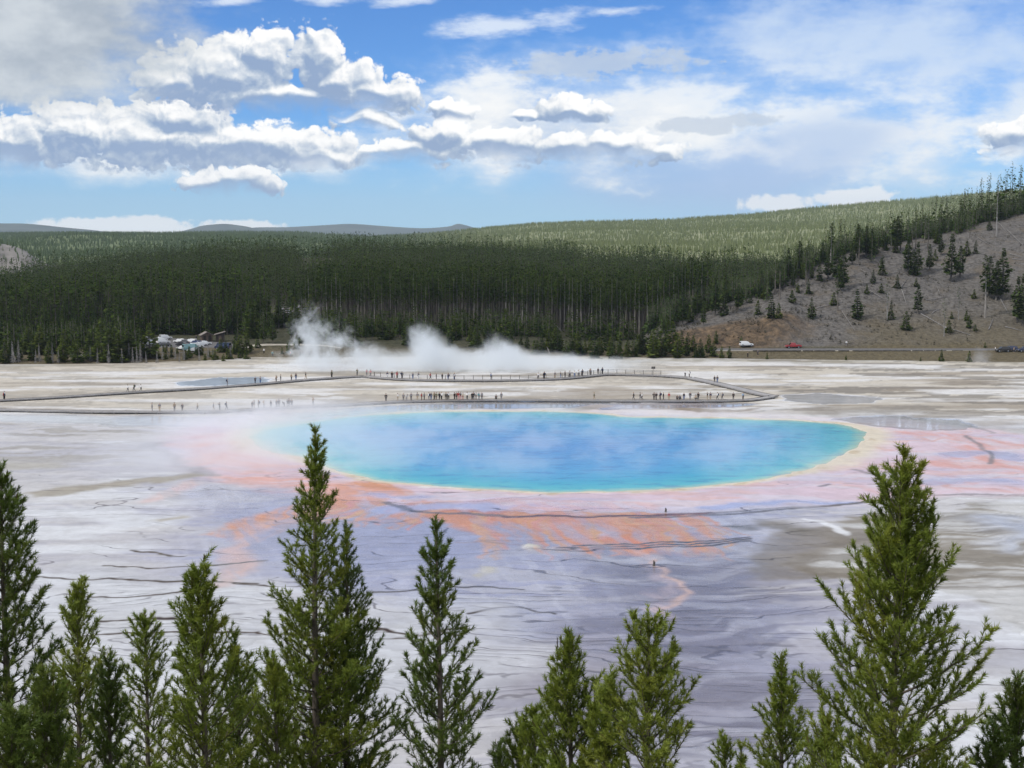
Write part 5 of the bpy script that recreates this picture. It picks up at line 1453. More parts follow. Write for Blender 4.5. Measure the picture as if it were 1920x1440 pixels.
# ------------------------------------------------------------------ boardwalks
M_DECK = noisy('deck_planks', (0.27, 0.265, 0.27), (0.37, 0.36, 0.36), 1.2, stretch=(1, 1, 1))
M_BEAM = noisy('dark_beam', (0.07, 0.064, 0.058), (0.14, 0.13, 0.12), 2.0)
M_RAIL = noisy('rail_wood', (0.17, 0.155, 0.14), (0.27, 0.25, 0.23), 2.0)
def resample(P, step):
    P = [np.array(p, float) for p in P]; out = [P[0]]; acc = 0
    for a, b_ in zip(P[:-1], P[1:]):
        l = np.linalg.norm(b_ - a); t = step - acc
        while t < l: out.append(a + (b_ - a) * t / l); t += step
        acc = l - (t - step)
    out.append(P[-1]); return out
PATHS = {}
def boardwalk(name_px, label, width, sup_step, sup_side=-1, rail=None, sw=.34):
    pts = resample([np.array(gp(a, b_, DECK)[:2]) for a, b_ in smooth_open(name_px, 6)], 1.5)
    PATHS[label] = pts
    root = empty('boardwalk', (pts[0][0], pts[0][1], 0))
    o0 = pts[0]
    T = []
    for i in range(len(pts)):
        d = pts[min(i + 1, len(pts) - 1)] - pts[max(i - 1, 0)]; d = d / np.linalg.norm(d); T.append((d, np.array([-d[1], d[0]])))
    m = MB()
    V = []; 
    for p, (d, n) in zip(pts, T):
        q = p - o0
        for s, z in ((-1, DECK), (1, DECK), (1, DECK - .13), (-1, DECK - .13)):
            V.append((q[0] + n[0] * s * width / 2, q[1] + n[1] * s * width / 2, z))
    m.v = V
    for i in range(len(pts) - 1):
        for k in range(4):
            k2 = (k + 1) % 4
            m.f.append((i*4+k, i*4+k2, (i+1)*4+k2, (i+1)*4+k)); m.m.append(1 if k == 2 else 0)
    m.f.append((0, 3, 2, 1)); m.m.append(1); e = (len(pts) - 1) * 4; m.f.append((e, e + 1, e + 2, e + 3)); m.m.append(1)
    m.build('deck', [M_DECK, M_BEAM], root)
    # edge boards
    m = MB()
    for s in (-1, 1):
        m.tube([((p - o0)[0] + n[0] * s * (width / 2 - .06), (p - o0)[1] + n[1] * s * (width / 2 - .06), DECK + .06) for p, (d, n) in zip(pts, T)], .06, 4)
    m.build('edge_board', M_RAIL, root)
    # supports: one short dark crib each
    sup = MB(); sup.box(-sw, sw, -width / 2 - .08, width / 2 + .08, -.25, DECK - .14); sup.box(-sw * 1.3, sw * 1.3, -width / 2 - .16, -width / 2 + .12, -.25, .1)
    sm = sup.mesh('support', M_BEAM)
    k = max(1, int(sup_step / 1.5)); idx = list(range(1, len(pts), k))
    for i in idx[:100]:
        p = pts[i] - o0; d = T[i][0]
        o = mesh_obj('support', sm, root, (p[0], p[1], 0)); o.rotation_euler = (0, 0, math.atan2(d[1], d[0]))
    if rail:
        u0, u1, side = rail
        sel = [i for i, p in enumerate(pts) if u0 <= 960 + F * p[0] / p[1] <= u1]
        pr = [pts[i] - o0 + T[i][1] * side * (width / 2 - .1) for i in sel]
        m = MB()
        for z in (.40, .74, 1.06): m.tube([(p[0], p[1], DECK + z) for p in pr], .055, 4)
        rl = m.build('railing', M_RAIL, root)
        pm = MB(); pm.box(-.07, .07, -.07, .07, -.1, 1.12); pmm = pm.mesh('post', M_RAIL)
        run = resample([np.array(q) for q in pr], 2.3)
        for q in run[:100]: mesh_obj('post', pmm, rl, (q[0], q[1], DECK))
    tag(root, label, 'boardwalk')
    return root
boardwalk(BW_FRONT, 'low plank boardwalk running close along the far shore of the blue pool', 2.3, 4.5, sw=.16)
boardwalk(BW_RAMP, 'wide grey boardwalk slanting back from the sharp corner beyond the pool', 3.0, 3.0)
boardwalk(BW_BACK, 'railed boardwalk in front of the steam bank', 2.6, 3.0, rail=(690, 1242, 1 if BW_BACK[0][0] < BW_BACK[-1][0] else -1))
boardwalk(BW_SIDE, 'long low boardwalk crossing the pale flat past the small blue pool', 2.2, 3.0)

def snap(px, py, keys):
    x, y, _ = gp(px, py, DECK)
    best = None
    for k, pts in PATHS.items():
        if not any(w in k for w in keys): continue
        for i in range(len(pts) - 1):
            a, b_ = pts[i], pts[i + 1]; d = b_ - a; l = d @ d
            t = min(1, max(0, ((np.array([x, y]) - a) @ d) / l)); q = a + d * t; off = np.array([x, y]) - q; n = np.linalg.norm(off)
            # keep the bearing of the photo: compare sideways distance first
            s = abs(q[0] / q[1] - (px - 960) / F) * 300 + n * .02
            if best is None or s < best[0]: best = (s, q, off, n, math.atan2(d[1], d[0]))
    _, q, off, n, ang = best
    lim = .75
    if n > lim: off = off / n * lim
    return q[0] + off[0], q[1] + off[1], ang

# ------------------------------------------------------------------ people
M_SKIN = noisy('skin', (0.42, 0.26, 0.19), (0.50, 0.32, 0.24), 8, rough=.6)
CLOTH = {'black': (.016, .017, .02), 'dark grey': (.07, .07, .075), 'grey': (.20, .20, .21), 'navy': (.025, .035, .075), 'blue': (.07, .13, .27), 'white': (.72, .72, .71), 'tan': (.36, .28, .19), 'red': (.36, .05, .05), 'pink': (.58, .27, .27),
         'teal': (.18, .36, .38), 'brown': (.13, .085, .06), 'light blue': (.33, .44, .56), 'olive': (.13, .14, .08)}
MC = {k: noisy('cloth_' + k.replace(' ', '_'), v, tuple(min(1, a * 1.25 + .004) for a in v), 6, rough=.85) for k, v in CLOTH.items()}
HAIRC = [noisy('hair_' + n_, v, tuple(a * 1.5 for a in v), 9, rough=.6) for n_, v in (('dark', (.015, .012, .010)), ('brown', (.06, .035, .02)), ('fair', (.24, .17, .09)), ('grey', (.25, .24, .23)))]

def skinned(verts, edges, radii, root=0, sub=1):
    me = bpy.data.meshes.new('figure'); me.from_pydata(verts, edges, [])
    ob = bpy.data.objects.new('figure', me); COL.objects.link(ob)
    md = ob.modifiers.new('skin', 'SKIN'); md.use_smooth_shade = True
    sv = me.skin_vertices[0].data
    for i, r_ in enumerate(radii): sv[i].radius = (r_, r_) if not hasattr(r_, '__len__') else r_
    for s in sv: s.use_root = False
    sv[root].use_root = True
    if sub: ob.modifiers.new('sub', 'SUBSURF').levels = sub
    dg = bpy.context.evaluated_depsgraph_get()
    out = bpy.data.meshes.new_from_object(ob.evaluated_get(dg))
    bpy.data.objects.remove(ob); bpy.data.meshes.remove(me)
    return out

def pose_joints(pose):
    """joints in metres, the figure looks toward -Y"""
    J = dict(pelvis=(0, 0, .93), belly=(0, -.01, 1.08), chest=(0, 0, 1.28), neck=(0, 0, 1.46), head=(0, -.02, 1.58), crown=(0, -.01, 1.68))
    for s, n in ((-1, 'l'), (1, 'r')):
        J['hip' + n] = (.09 * s, 0, .90); J['knee' + n] = (.10 * s, -.02, .49); J['ankle' + n] = (.105 * s, .02, .085); J['toe' + n] = (.12 * s, -.14, .045)
        J['sh' + n] = (.185 * s, .0, 1.40); J['el' + n] = (.25 * s, .03, 1.13); J['wr' + n] = (.25 * s, -.07, .90); J['hand' + n] = (.245 * s, -.10, .815)
    if pose == 'walking':
        J.update(kneel=(-.10, -.16, .50), anklel=(-.10, -.22, .10), toel=(-.11, -.37, .08), kneer=(.10, .04, .49), ankler=(.10, .30, .13), toer=(.11, .20, .05),
                 ell=(-.25, .10, 1.15), wrl=(-.24, .16, .92), handl=(-.23, .16, .84), elr=(.25, -.05, 1.14), wrr=(.22, -.22, .98), handr=(.21, -.29, .93))
    elif pose == 'taking a photo':
        for s, n in ((-1, 'l'), (1, 'r')): J['el' + n] = (.26 * s, -.18, 1.27); J['wr' + n] = (.10 * s, -.34, 1.48); J['hand' + n] = (.05 * s, -.37, 1.55)
    elif pose == 'with hands on hips':
        for s, n in ((-1, 'l'), (1, 'r')): J['el' + n] = (.37 * s, .10, 1.15); J['wr' + n] = (.21 * s, -.02, 1.00); J['hand' + n] = (.15 * s, -.08, .98)
    elif pose == 'bending forward':
        J.update(belly=(0, -.09, 1.03), chest=(0, -.27, 1.13), neck=(0, -.43, 1.18), head=(0, -.54, 1.20), crown=(0, -.62, 1.22))
        for s, n in ((-1, 'l'), (1, 'r')): J['sh' + n] = (.18 * s, -.38, 1.14); J['el' + n] = (.21 * s, -.42, .87); J['wr' + n] = (.15 * s, -.50, .66); J['hand' + n] = (.13 * s, -.53, .58)
    elif pose == 'crouching':
        d = .50
        for k in ('pelvis', 'belly', 'chest', 'neck', 'head', 'crown'): x, y, z = J[k]; J[k] = (x, y + .12 - (z - .93) * .35, z - d)
        for s, n in ((-1, 'l'), (1, 'r')):
            J['hip' + n] = (.10 * s, .12, .40); J['knee' + n] = (.16 * s, -.28, .50); J['ankle' + n] = (.12 * s, -.02, .09); J['toe' + n] = (.14 * s, -.18, .045)
            J['sh' + n] = (.185 * s, -.05, .90); J['el' + n] = (.24 * s, -.20, .66); J['wr' + n] = (.10 * s, -.36, .60); J['hand' + n] = (.06 * s, -.42, .60)
    return J
def figure(pose):
    J = pose_joints(pose); names = list(J); ix = {n: i for i, n in enumerate(names)}
    rad = dict(pelvis=(.135, .10), belly=(.125, .095), chest=(.15, .105), neck=.052, head=(.076, .092), crown=(.055, .065))
    E = [('pelvis', 'belly'), ('belly', 'chest'), ('chest', 'neck'), ('neck', 'head'), ('head', 'crown')]
    for n in 'lr':
        rad.update({'hip' + n: .085, 'knee' + n: .056, 'ankle' + n: .037, 'toe' + n: .032, 'sh' + n: .055, 'el' + n: .041, 'wr' + n: .028, 'hand' + n: .030})
        E += [('pelvis', 'hip' + n), ('hip' + n, 'knee' + n), ('knee' + n, 'ankle' + n), ('ankle' + n, 'toe' + n), ('chest', 'sh' + n), ('sh' + n, 'el' + n), ('el' + n, 'wr' + n), ('wr' + n, 'hand' + n)]
    V = [J[n] for n in names]; Rr = [rad[n] for n in names]; EE = [(ix[a], ix[b_]) for a, b_ in E]
    # nose, thumbs and fingers
    hx, hy, hz = J['head']; V.append((hx, hy - .115, hz + .005)); Rr.append(.016); EE.append((ix['head'], len(V) - 1))
    for n in 'lr':
        w, h_ = Vector(J['wr' + n]), Vector(J['hand' + n]); d = (h_ - w).normalized(); a = d.cross(Vector((0, 1, .3))).normalized(); s = 1 if n == 'r' else -1
        for f in range(4):
            b0 = h_ + d * .03 + a * (f - 1.5) * .019; V.append(tuple(b0)); Rr.append(.009); EE.append((ix['hand' + n], len(V) - 1))
            V.append(tuple(b0 + d * (.045 + .012 * (1 - abs(f - 1.5))) + Vector((0, -.012, 0)))); Rr.append(.007); EE.append((len(V) - 2, len(V) - 1))
        V.append(tuple(h_ - a * s * .035 + d * .01)); Rr.append(.009); EE.append((ix['hand' + n], len(V) - 1))
    body = skinned(V, EE, Rr)
    def garment(keys, edges, grow, over):
        k = list(keys); jx = {n: i for i, n in enumerate(k)}
        r_ = []
        for n in k:
            q = over.get(n, rad[n]); q = q if hasattr(q, '__len__') else (q, q); r_.append((q[0] + grow, q[1] + grow))
        return skinned([J[n] for n in k], [(jx[a], jx[b_]) for a, b_ in edges], r_)
    jk = ['pelvis', 'belly', 'chest'] + [a + n for n in 'lr' for a in ('sh', 'el', 'wr')]
    jacket = garment(jk, [('pelvis', 'belly'), ('belly', 'chest')] + [(a + n, b_ + n) for n in 'lr' for a, b_ in (('sh', 'el'), ('el', 'wr'))] + [('chest', 'shl'), ('chest', 'shr')], .022, {})
    tk = ['pelvis'] + [a + n for n in 'lr' for a in ('hip', 'knee', 'ankle')]
    trousers = garment(tk, [('pelvis', 'hipl'), ('pelvis', 'hipr')] + [(a + n, b_ + n) for n in 'lr' for a, b_ in (('hip', 'knee'), ('knee', 'ankle'))], .018, {'pelvis': (.12, .09)})
    # hair: a cap over the back and top of the skull
    m = MB(); c = Vector(J['head']) * .45 + Vector(J['crown']) * .55; up = (Vector(J['crown']) - Vector(J['neck'])).normalized(); fw = Vector((0, -1, 0)); fw = (fw - up * fw.dot(up)).normalized(); sd_ = up.cross(fw)
    N = 10
    for i in range(6):
        for k in range(N):
            th = math.pi * .62 * i / 5; ph = 2 * math.pi * k / N
            q = up * math.cos(th) + (fw * math.cos(ph) + sd_ * math.sin(ph)) * math.sin(th)
            f = .098 + (.012 if q.dot(fw) < 0 else -.006)
            if q.dot(fw) > .35 and i > 2: q = (q + up * .55).normalized()
            m.v.append(tuple(c + q * f + up * .012 - fw * .012))
    for i in range(5):
        for k in range(N):
            k2 = (k + 1) % N; m.f.append((i*N+k, i*N+k2, (i+1)*N+k2, (i+1)*N+k)); m.m.append(0)
    hair = m.mesh('hair', HAIRC[0], True)
    for me in (body, jacket, trousers):
        me.materials.clear(); me.materials.append(M_SKIN)
    return body, jacket, trousers, hair
POSES = {p_: figure(p_) for p_ in ('standing', 'walking', 'taking a photo', 'with hands on hips', 'bending forward', 'crouching')}
PACK = MB(); PACK.box(-.15, .15, .10, .28, 1.02, 1.46); PACK.box(-.12, .12, .28, .33, 1.05, 1.25); PACK = PACK.mesh('backpack', MC['navy'])
PR = random.Random(3)
def person(x, y, z, ang, pose, top, legs, pack=False, size=1.0):
    b_, j, t, h = POSES[pose]
    o = bpy.data.objects.new('person', b_); link(o)
    o.location = (x, y, z); o.rotation_euler = (0, 0, ang); o.scale = (size,) * 3
    for nm, me, mt in (('jacket', j, MC[top]), ('trousers', t, MC[legs]), ('hair', h, PR.choice(HAIRC))):
        c = bpy.data.objects.new(nm, me); link(c, o)
        c.material_slots[0].link = 'OBJECT'; c.material_slots[0].material = mt
    if pack: c = bpy.data.objects.new('backpack', PACK); link(c, o)
    o['category'] = 'person'
    return o
S, Wk, Ph, Hp, Bd, Cr = 'standing', 'walking', 'taking a photo', 'with hands on hips', 'bending forward', 'crouching'
bk, dg_, gy, nv, bl, wh, tn, rd, pk_, tl, bn, lb_, ol = 'black', 'dark grey', 'grey', 'navy', 'blue', 'white', 'tan', 'red', 'pink', 'teal', 'brown', 'light blue', 'olive'
SAY = {S: '', Wk: 'walking ', Ph: 'photographing ', Hp: 'akimbo ', Bd: 'bending ', Cr: 'crouching '}
CROWD = [
 ('side', "on side boardwalk's end", [(1,748,S,rd,bk),(3.5,748,S,bk,bk),(7,748,S,wh,bk)]),
 ('side', "in side boardwalk trio", [(237,731,Wk,wh,dg_),(248,731,Wk,ol,dg_),(264,730,Wk,wh,bk)]),
 ('side', "by small blue pool", [(425,722,S,gy,gy),(478,718,S,dg_,bk),(486,717,S,gy,bl)]),
 ('side', "past small blue pool", [(518,713,S,tn,bk),(523,713,S,dg_,bk),(548,711,S,tn,dg_),(552,710,S,dg_,bl),(570,710,Wk,bk,tn)]),
 ('side', "near railing's smoky start", [(617,706,S,bk,bk),(622,706,S,ol,bk),(667,704,Ph,ol,dg_)]),
 ('back', "inside the steam", [(688,697,Ph,pk_,gy),(695,699,S,pk_,gy)]),
 ('back', "by railing's steamy end", [(726,707,S,nv,wh),(733,706,S,bk,bk),(737,706,S,bk,dg_),(743,707,S,pk_,tn),(748,707,S,rd,bk),(751.5,707,S,gy,bk),(757,706,S,bk,dg_),(772,704,S,gy,bl),(780,704,S,gy,wh)]),
 ('back', "at railing's middle", [(806,707,Wk,rd,bk),(816,706,S,bk,dg_),(828,708,S,bk,bk),(835,708,S,gy,bl),(843,709,S,bk,nv),(849,708,S,dg_,bl),(853,708,S,wh,dg_),(921,708,S,bl,dg_)]),
 ('back', "before railing's bend", [(1009,709,S,wh,bk),(1017,709,S,bk,bk),(1022,708,S,nv,bk),(1026,706,S,bk,dg_),(1037,706,S,gy,tn),(1052,706,S,bk,bl),(1056,705,S,dg_,bk),(1065,706,Wk,bk,dg_),(1069,705,S,wh,dg_),(1078,706,S,wh,bl),(1084,705,S,wh,gy),(1088,705,S,wh,dg_)]),
 ('back', "past railing's bend", [(1093,703,S,bk,bk),(1096,702,S,nv,bk),(1105,702,S,tn,dg_),(1110,702,S,gy,bk),(1119,698,S,bk,dg_),(1128,699,S,bk,bk),(1133,697,S,nv,bk)]),
 ('slanting', "on slanting boardwalk", [(1287,706,S,wh,bk),(1293,707,S,wh,dg_),(1340,713,S,bk,bk),(1346,713,S,bk,bl)]),
 ('shore', "at shore boardwalk's end", [(279,767,S,gy,gy),(293,767,S,gy,tn),(324,769,S,tn,gy),(341,769,S,dg_,bk),(370,769,Wk,tn,dg_),(400,769,Wk,gy,tn),(411,769,Ph,bk,dg_),(424,769,Wk,dg_,bk)]),
 ('shore', "in drifting shore steam", [(472,766,S,gy,gy),(476,766,S,gy,tn),(485,766,S,dg_,bk),(495,766,Ph,tn,gy),(508,765,S,bk,dg_),(516,763,S,gy,bk),(521,763,S,gy,dg_),(532,763,Bd,bk,bk),(538,763,S,bk,bk),(542,763,S,bn,bk),(547,763,S,dg_,bk),(587,761,Ph,tn,gy)]),
 ('shore', "where shore steam thins", [(723,752,S,bk,bk),(744,751,Ph,wh,tn),(756,751,S,gy,dg_),(762,751,Bd,wh,gy),(771,751,S,gy,dg_),(782,750,S,gy,tn),(790,750,S,rd,bn),(795,750,S,gy,bk),(804,750,S,wh,gy),(808,750,S,gy,bl)]),
 ('shore', "in densest shore crowd", [(814,750,S,tn,bk),(818,750,S,ol,bn),(824,750,S,bk,bk),(828,750,Hp,wh,bk),(835,750,S,bk,bk),(838,750,S,dg_,bk),(841,750,S,wh,bk),(852,750,S,bk,bk),(856,750,S,bn,bk),(860,750,S,rd,pk_),(864,750,S,bk,pk_),(868,750,S,tn,rd),(876,750,Hp,wh,bk),(885,750,S,bk,bk),(888,750,S,bk,dg_),(892.5,750,S,bk,bk),(898,750,S,tl,gy),(903.5,750,S,gy,dg_)]),
 ('shore', "on quiet mid shore", [(930,750,Cr,bk,bk),(940,750,S,gy,gy),(1114,750,Wk,ol,tn),(1188,750,Wk,bk,dg_)]),
 ('shore', "before slanting boardwalk", [(1200,750,Wk,bk,gy),(1204,750,Wk,wh,dg_),(1226,750,Hp,bk,bk),(1231,750,S,bk,dg_),(1237.5,750,S,nv,bk),(1245,750,S,bk,dg_),(1254,750,S,rd,tn),(1270.5,750,Cr,bk,bk),(1275,750,Cr,nv,bk)]),
 ('shore', "near sharp shore corner", [(1283,750,S,bk,bl),(1294,750,S,dg_,gy),(1305,751,Cr,tn,dg_),(1310,750,S,bk,bk),(1326,750,Hp,bk,tn),(1332,750,S,nv,tn),(1345,750,Wk,wh,dg_),(1354,750,Wk,gy,dg_),(1375,750,S,bk,bk),(1393,750,S,lb_,bk)]),
]
items = []
for key, where, lst in CROWD:
    for (px, py, pose, top, legs) in lst:
        x, y, ang = snap(px, py, {'side': ('long low',), 'back': ('railed',), 'slanting': ('slanting', 'railed'), 'shore': ('low plank',)}[key])
        if pose == Wk: a = ang + (math.pi / 2 if PR.random() < .5 else -math.pi / 2)
        elif pose == Ph or key == 'shore': a = PR.gauss(0, .9)
        else: a = PR.random() * 6.28
        o = person(x, y, DECK + .005, a, pose, top, legs, PR.random() < .18 and pose in (S, Wk), PR.uniform(.92, 1.07))
        o['group'] = 'visitors ' + where
        items.append((o, f'{SAY[pose]}person in {top} top, {legs} trousers, {where}', px))
distinct(items, 'counted hillward')
items = []
for px, py, pose, top, legs, lb in [(1402,671,S,bk,bk,'person in black standing on the verge below the white SUV'),(1421,667,S,dg_,bk,'person in dark grey on the verge beside a pine bush'),(1587,652,S,wh,gy,'person in white standing on the scree past the red pickup'),
                                    (1866,661,S,wh,bk,'person in white top beside the dark parked SUV'),(1901,662,S,tn,dg_,'person in tan top behind the dark parked SUV'),(495,664,S,wh,bk,'person in white on the pale bank near the round bush pine'),
                                    (545,669,S,pk_,gy,'person in pink at the edge of the steam column'),(511,669,S,tl,dg_,'person in teal on the pale bank'),(563,668,S,dg_,bk,'person in grey veiled by steam'),(568,668,S,bn,bk,'person in brown veiled by steam'),(580,667,S,nv,bk,'person in navy deepest inside the steam column'),
                                    (368,638,S,dg_,bk,'person in dark grey by the log cabin toilets'),(379,638,S,tn,bk,'person in tan top at the cabin door')]:
    X, Y, Z = hit(px, py)
    o = person(X, Y, Z, PR.random() * 6.28, pose, top, legs); tag(o, lb, 'person', 'people away from the boardwalks')

# ------------------------------------------------------------------ vehicles
M_GLASS = material('car_glass', .08, (.012, .016, .02), .6)[0]
M_TYRE = material('tyre', .9, (.015, .015, .015), .2)[0]
M_RIM = material('wheel_rim', .35, (.45, .45, .46), .5, .8)[0]
M_LAMP = material('headlamp', .15, (.75, .76, .78), .6)[0]
M_TAIL = material('tail_lamp', .25, (.40, .02, .02), .5)[0]
PAINT = {}
def paint(nm, c):
    if nm not in PAINT:
        m, g, b = material('paint_' + nm.replace(' ', '_'), .28, c, .5); b.inputs['Coat Weight'].default_value = .6; b.inputs['Coat Roughness'].default_value = .06; PAINT[nm] = m
    return PAINT[nm]
PC = {'white': (.74, .75, .75), 'silver': (.45, .46, .47), 'dark grey': (.06, .062, .067), 'black': (.012, .012, .014), 'navy': (.02, .03, .075), 'red': (.32, .02, .025), 'teal': (.20, .36, .37)}
SHAPES = {  # lower body profile, cabin profile (x, z), length, width, wheel radius
 'SUV': ([(-2.3,.42),(-2.32,.95),(-2.2,1.05),(1.05,1.08),(2.15,.95),(2.32,.75),(2.32,.42)], [(-2.18,1.03),(-1.95,1.66),(.35,1.70),(1.15,1.06)], 1.86, .37),
 'car': ([(-2.25,.36),(-2.27,.80),(-2.1,.90),(1.0,.93),(2.1,.80),(2.25,.60),(2.25,.36)], [(-1.75,.88),(-1.05,1.40),(.25,1.43),(1.15,.90)], 1.78, .33),
 'pickup': ([(-2.7,.50),(-2.72,1.02),(-.70,1.05),(1.35,1.10),(2.5,1.02),(2.7,.80),(2.7,.50)], [(-.75,1.03),(-.60,1.76),(.75,1.80),(1.45,1.08)], 1.95, .40),
 'van': ([(-2.7,.40),(-2.72,1.25),(2.0,1.25),(2.65,.95),(2.7,.40)], [(-2.70,1.22),(-2.62,2.15),(1.45,2.20),(2.1,1.22)], 2.0, .36),
 'camper': ([(-3.0,.45),(-3.0,1.55),(2.0,1.55),(2.2,1.10),(2.9,.95),(2.95,.45)], [(-3.0,1.5),(-3.0,2.85),(2.05,2.95),(2.15,2.15),(1.95,1.5)], 2.3, .40)}
def car_proto(kind, color):
    low, cab, w, wr = SHAPES[kind]; root = empty('camper_van' if kind == 'camper' else {'SUV': 'parked_suv', 'car': 'parked_car', 'pickup': 'pickup_truck', 'van': 'parked_van'}[kind])
    m = MB(); m.prism(low, -w / 2, w / 2)
    n = len(cab); ins = .13; b0 = len(m.v)
    for s in (-1, 1):
        for x, z in cab: m.v.append((x, s * (w / 2 - (.02 if z < cab[0][1] + .1 else ins)), z))
    for i in range(n - 1): m.f.append((b0 + i, b0 + i + 1, b0 + n + i + 1, b0 + n + i)); m.m.append(0)
    m.f.append(tuple(b0 + i for i in range(n))); m.m.append(0); m.f.append(tuple(b0 + n + i for i in reversed(range(n)))); m.m.append(0)
    if kind == 'pickup': m.box(-2.66, -.8, -w / 2 + .02, -w / 2 + .1, 1.0, 1.12); m.box(-2.66, -.8, w / 2 - .1, w / 2 - .02, 1.0, 1.12)
    bd = m.build('body', paint(color, PC[color]), root)
    bv = bd.modifiers.new('bevel', 'BEVEL'); bv.width = .05; bv.segments = 2; bv.limit_method = 'ANGLE'
    z0, z1 = cab[0][1] + .10, cab[1][1] - .10
    for s in (-1, 1):
        g_ = MB(); xa, xb = cab[1][0] + .05, cab[2][0] + .1
        if kind == 'camper': xa, xb, z0, z1 = -1.5, .2, 1.9, 2.4
        y0, y1 = s * (w / 2 - .045), s * (w / 2 - ins + .015)
        xm = (xa + xb) / 2
        for a, b_ in ((xa, xm - .04), (xm + .04, xb)):
            g_.poly([(a - .12, y0, z0), (b_ + .12 * (b_ == xb), y0, z0), (b_, y1, z1), (a, y1, z1)])
        g_.build('window', M_GLASS, root)
    g_ = MB(); (xa, za), (xb, zb) = cab[-1], cab[-2]
    ya, yb = w / 2 - .12, w / 2 - ins - .08
    g_.poly([(xa - .06, -ya, za + .06), (xa - .06, ya, za + .06), (xb + .06, yb, zb - .04), (xb + .06, -yb, zb - .04)]); 
    for i in range(len(g_.v)): x, y, z = g_.v[i]; g_.v[i] = (x + .05, y, z + .02)
    g_.build('windscreen', M_GLASS, root)
    g_ = MB(); (xa, za), (xb, zb) = cab[0], cab[1]
    g_.poly([(xa - .02, ya, za + .12), (xa - .02, -ya, za + .12), (xb - .05, -yb, zb - .08), (xb - .05, yb, zb - .08)]); g_.build('rear_window', M_GLASS, root)
    L = low[-1][0]
    for x in (-L * .62, L * .64):
        for s in (-1, 1):
            t = MB(); t.tube([(0, -.11, 0), (0, .11, 0)], wr, 14); o = t.build('wheel', M_TYRE, root, (x, s * (w / 2 - .10), wr))
            t = MB(); t.tube([(0, s * .10, 0), (0, s * .118, 0)], wr * .6, 10); t.build('rim', M_RIM, o)
    for s in (-1, 1):
        t = MB(); t.box(low[-2][0] - .10, low[-2][0] + .015, s * w * .36 - .17, s * w * .36 + .17, .62, .80); t.build('headlight', M_LAMP, root)
        t = MB(); t.box(low[1][0] - .015, low[1][0] + .08, s * w * .40 - .1, s * w * .40 + .1, .70, .98); t.build('tail_light', M_TAIL, root)
    return root
CARP = {}
def car(kind, color, px, py, ang, label, group):
    k = (kind, color); o = car_proto(kind, color) if k not in CARP else copy_tree(CARP[k]); CARP.setdefault(k, o)
    X, Y, Z = hit(px, py); o.location = (X, Y, Z + .02); o.rotation_euler = (0, 0, R(ang)); o.scale = (.9,) * 3
    tag(o, label, {'SUV': 'car', 'car': 'car', 'pickup': 'pickup truck', 'van': 'van', 'camper': 'camper van'}[kind], group)
G1 = 'vehicles in the car park'
for a in [('SUV','white',277,641,60,'white SUV half hidden by pines at the outer end of the car park'),('van','white',279,648,55,'white van in front of the outermost white SUV'),('car','white',302,640,40,'white car at the back of the outer row, beside the lone pine'),('SUV','white',310,637,40,'white SUV farthest back beside the lone pine'),
          ('SUV','white',306,645,35,'white SUV nearest the lone pine in the car park'),('car','dark grey',309,650,30,'dark grey car under the lone pine in the car park'),('car','white',337,643,150,'white car just past the lone pine'),('car','dark grey',346,645,160,'dark grey car between two white ones past the lone pine'),
          ('SUV','white',357,645,165,'white SUV with dark side windows in the car park middle'),('car','black',341,649,150,'black car in front of the white car past the lone pine'),('SUV','navy',366,648,160,'navy SUV beside the white one in the car park middle'),('SUV','white',369,653,35,'white SUV in the front row facing the bushes'),
          ('car','white',377,649,35,'white car behind the front row facing the cabin'),('car','white',384,647,35,'white car closest to the log cabin toilets'),('van','teal',358,658,30,'pale teal van at the front of the car park'),('car','white',343,656,150,'white car low in the front row by the bushes'),
          ('car','silver',364,660,170,'silver car half hidden behind the front bushes'),('van','navy',418,655,165,'long navy van parked before the second cabin'),('camper','white',216,627,80,'white camper van alone among the dark pines')]:
    car(*a, G1)
G2 = 'vehicles on the road under the bare hill'
car('SUV', 'white', 1399, 651, 8, 'white SUV at the foot of the ochre cliff', G2); car('pickup', 'red', 1487, 653, 186, 'red pickup on the road below the scree', G2)
car('SUV', 'black', 1880, 660, 185, 'black SUV parked beside people at the verge', G2); car('SUV', 'navy', 1894, 659, 185, 'navy SUV close behind the black one', G2); car('SUV', 'navy', 1921, 660, 185, 'navy SUV cut off by the picture edge', G2)
G3 = 'vehicles on the uphill road'
car('SUV', 'white', 539, 589, 70, 'white SUV coming down the uphill road by the steam', G3); car('car', 'white', 527, 582, 120, 'white car by the dark shelter', G3); car('car', 'silver', 556, 578, 150, 'silver car at the top of the uphill road', G3)

# ------------------------------------------------------------------ roads
M_ASPH = noisy('asphalt', (0.10, 0.098, 0.10), (0.145, 0.14, 0.14), 1.5)
def strip(name, L, Rr, mat, lift, n=6):
    L, Rr = smooth_open(L, n), smooth_open(Rr, n); V = []; Q = []
    for i, (a, b_) in enumerate(zip(L, Rr)):
        for k in range(5):
            t = k / 4; x = a[0] + (b_[0] - a[0]) * t; y = a[1] + (b_[1] - a[1]) * t; V.append((x, y, float(terr(x, y)) + lift))
        if i:
            for k in range(4): Q.append((5*(i-1)+k, 5*(i-1)+k+1, 5*i+k+1, 5*i+k))
    tag(mesh_obj(name, np_mesh(name, V, np.array(Q), [mat])), kind='structure')
us = np.linspace(1338, 2300, 50)
strip('road', [((p - 960) / F * 423.2, 423.2) for p in us], [((p - 960) / F * 430.5, 430.5) for p in us], M_ASPH, .05, 1)
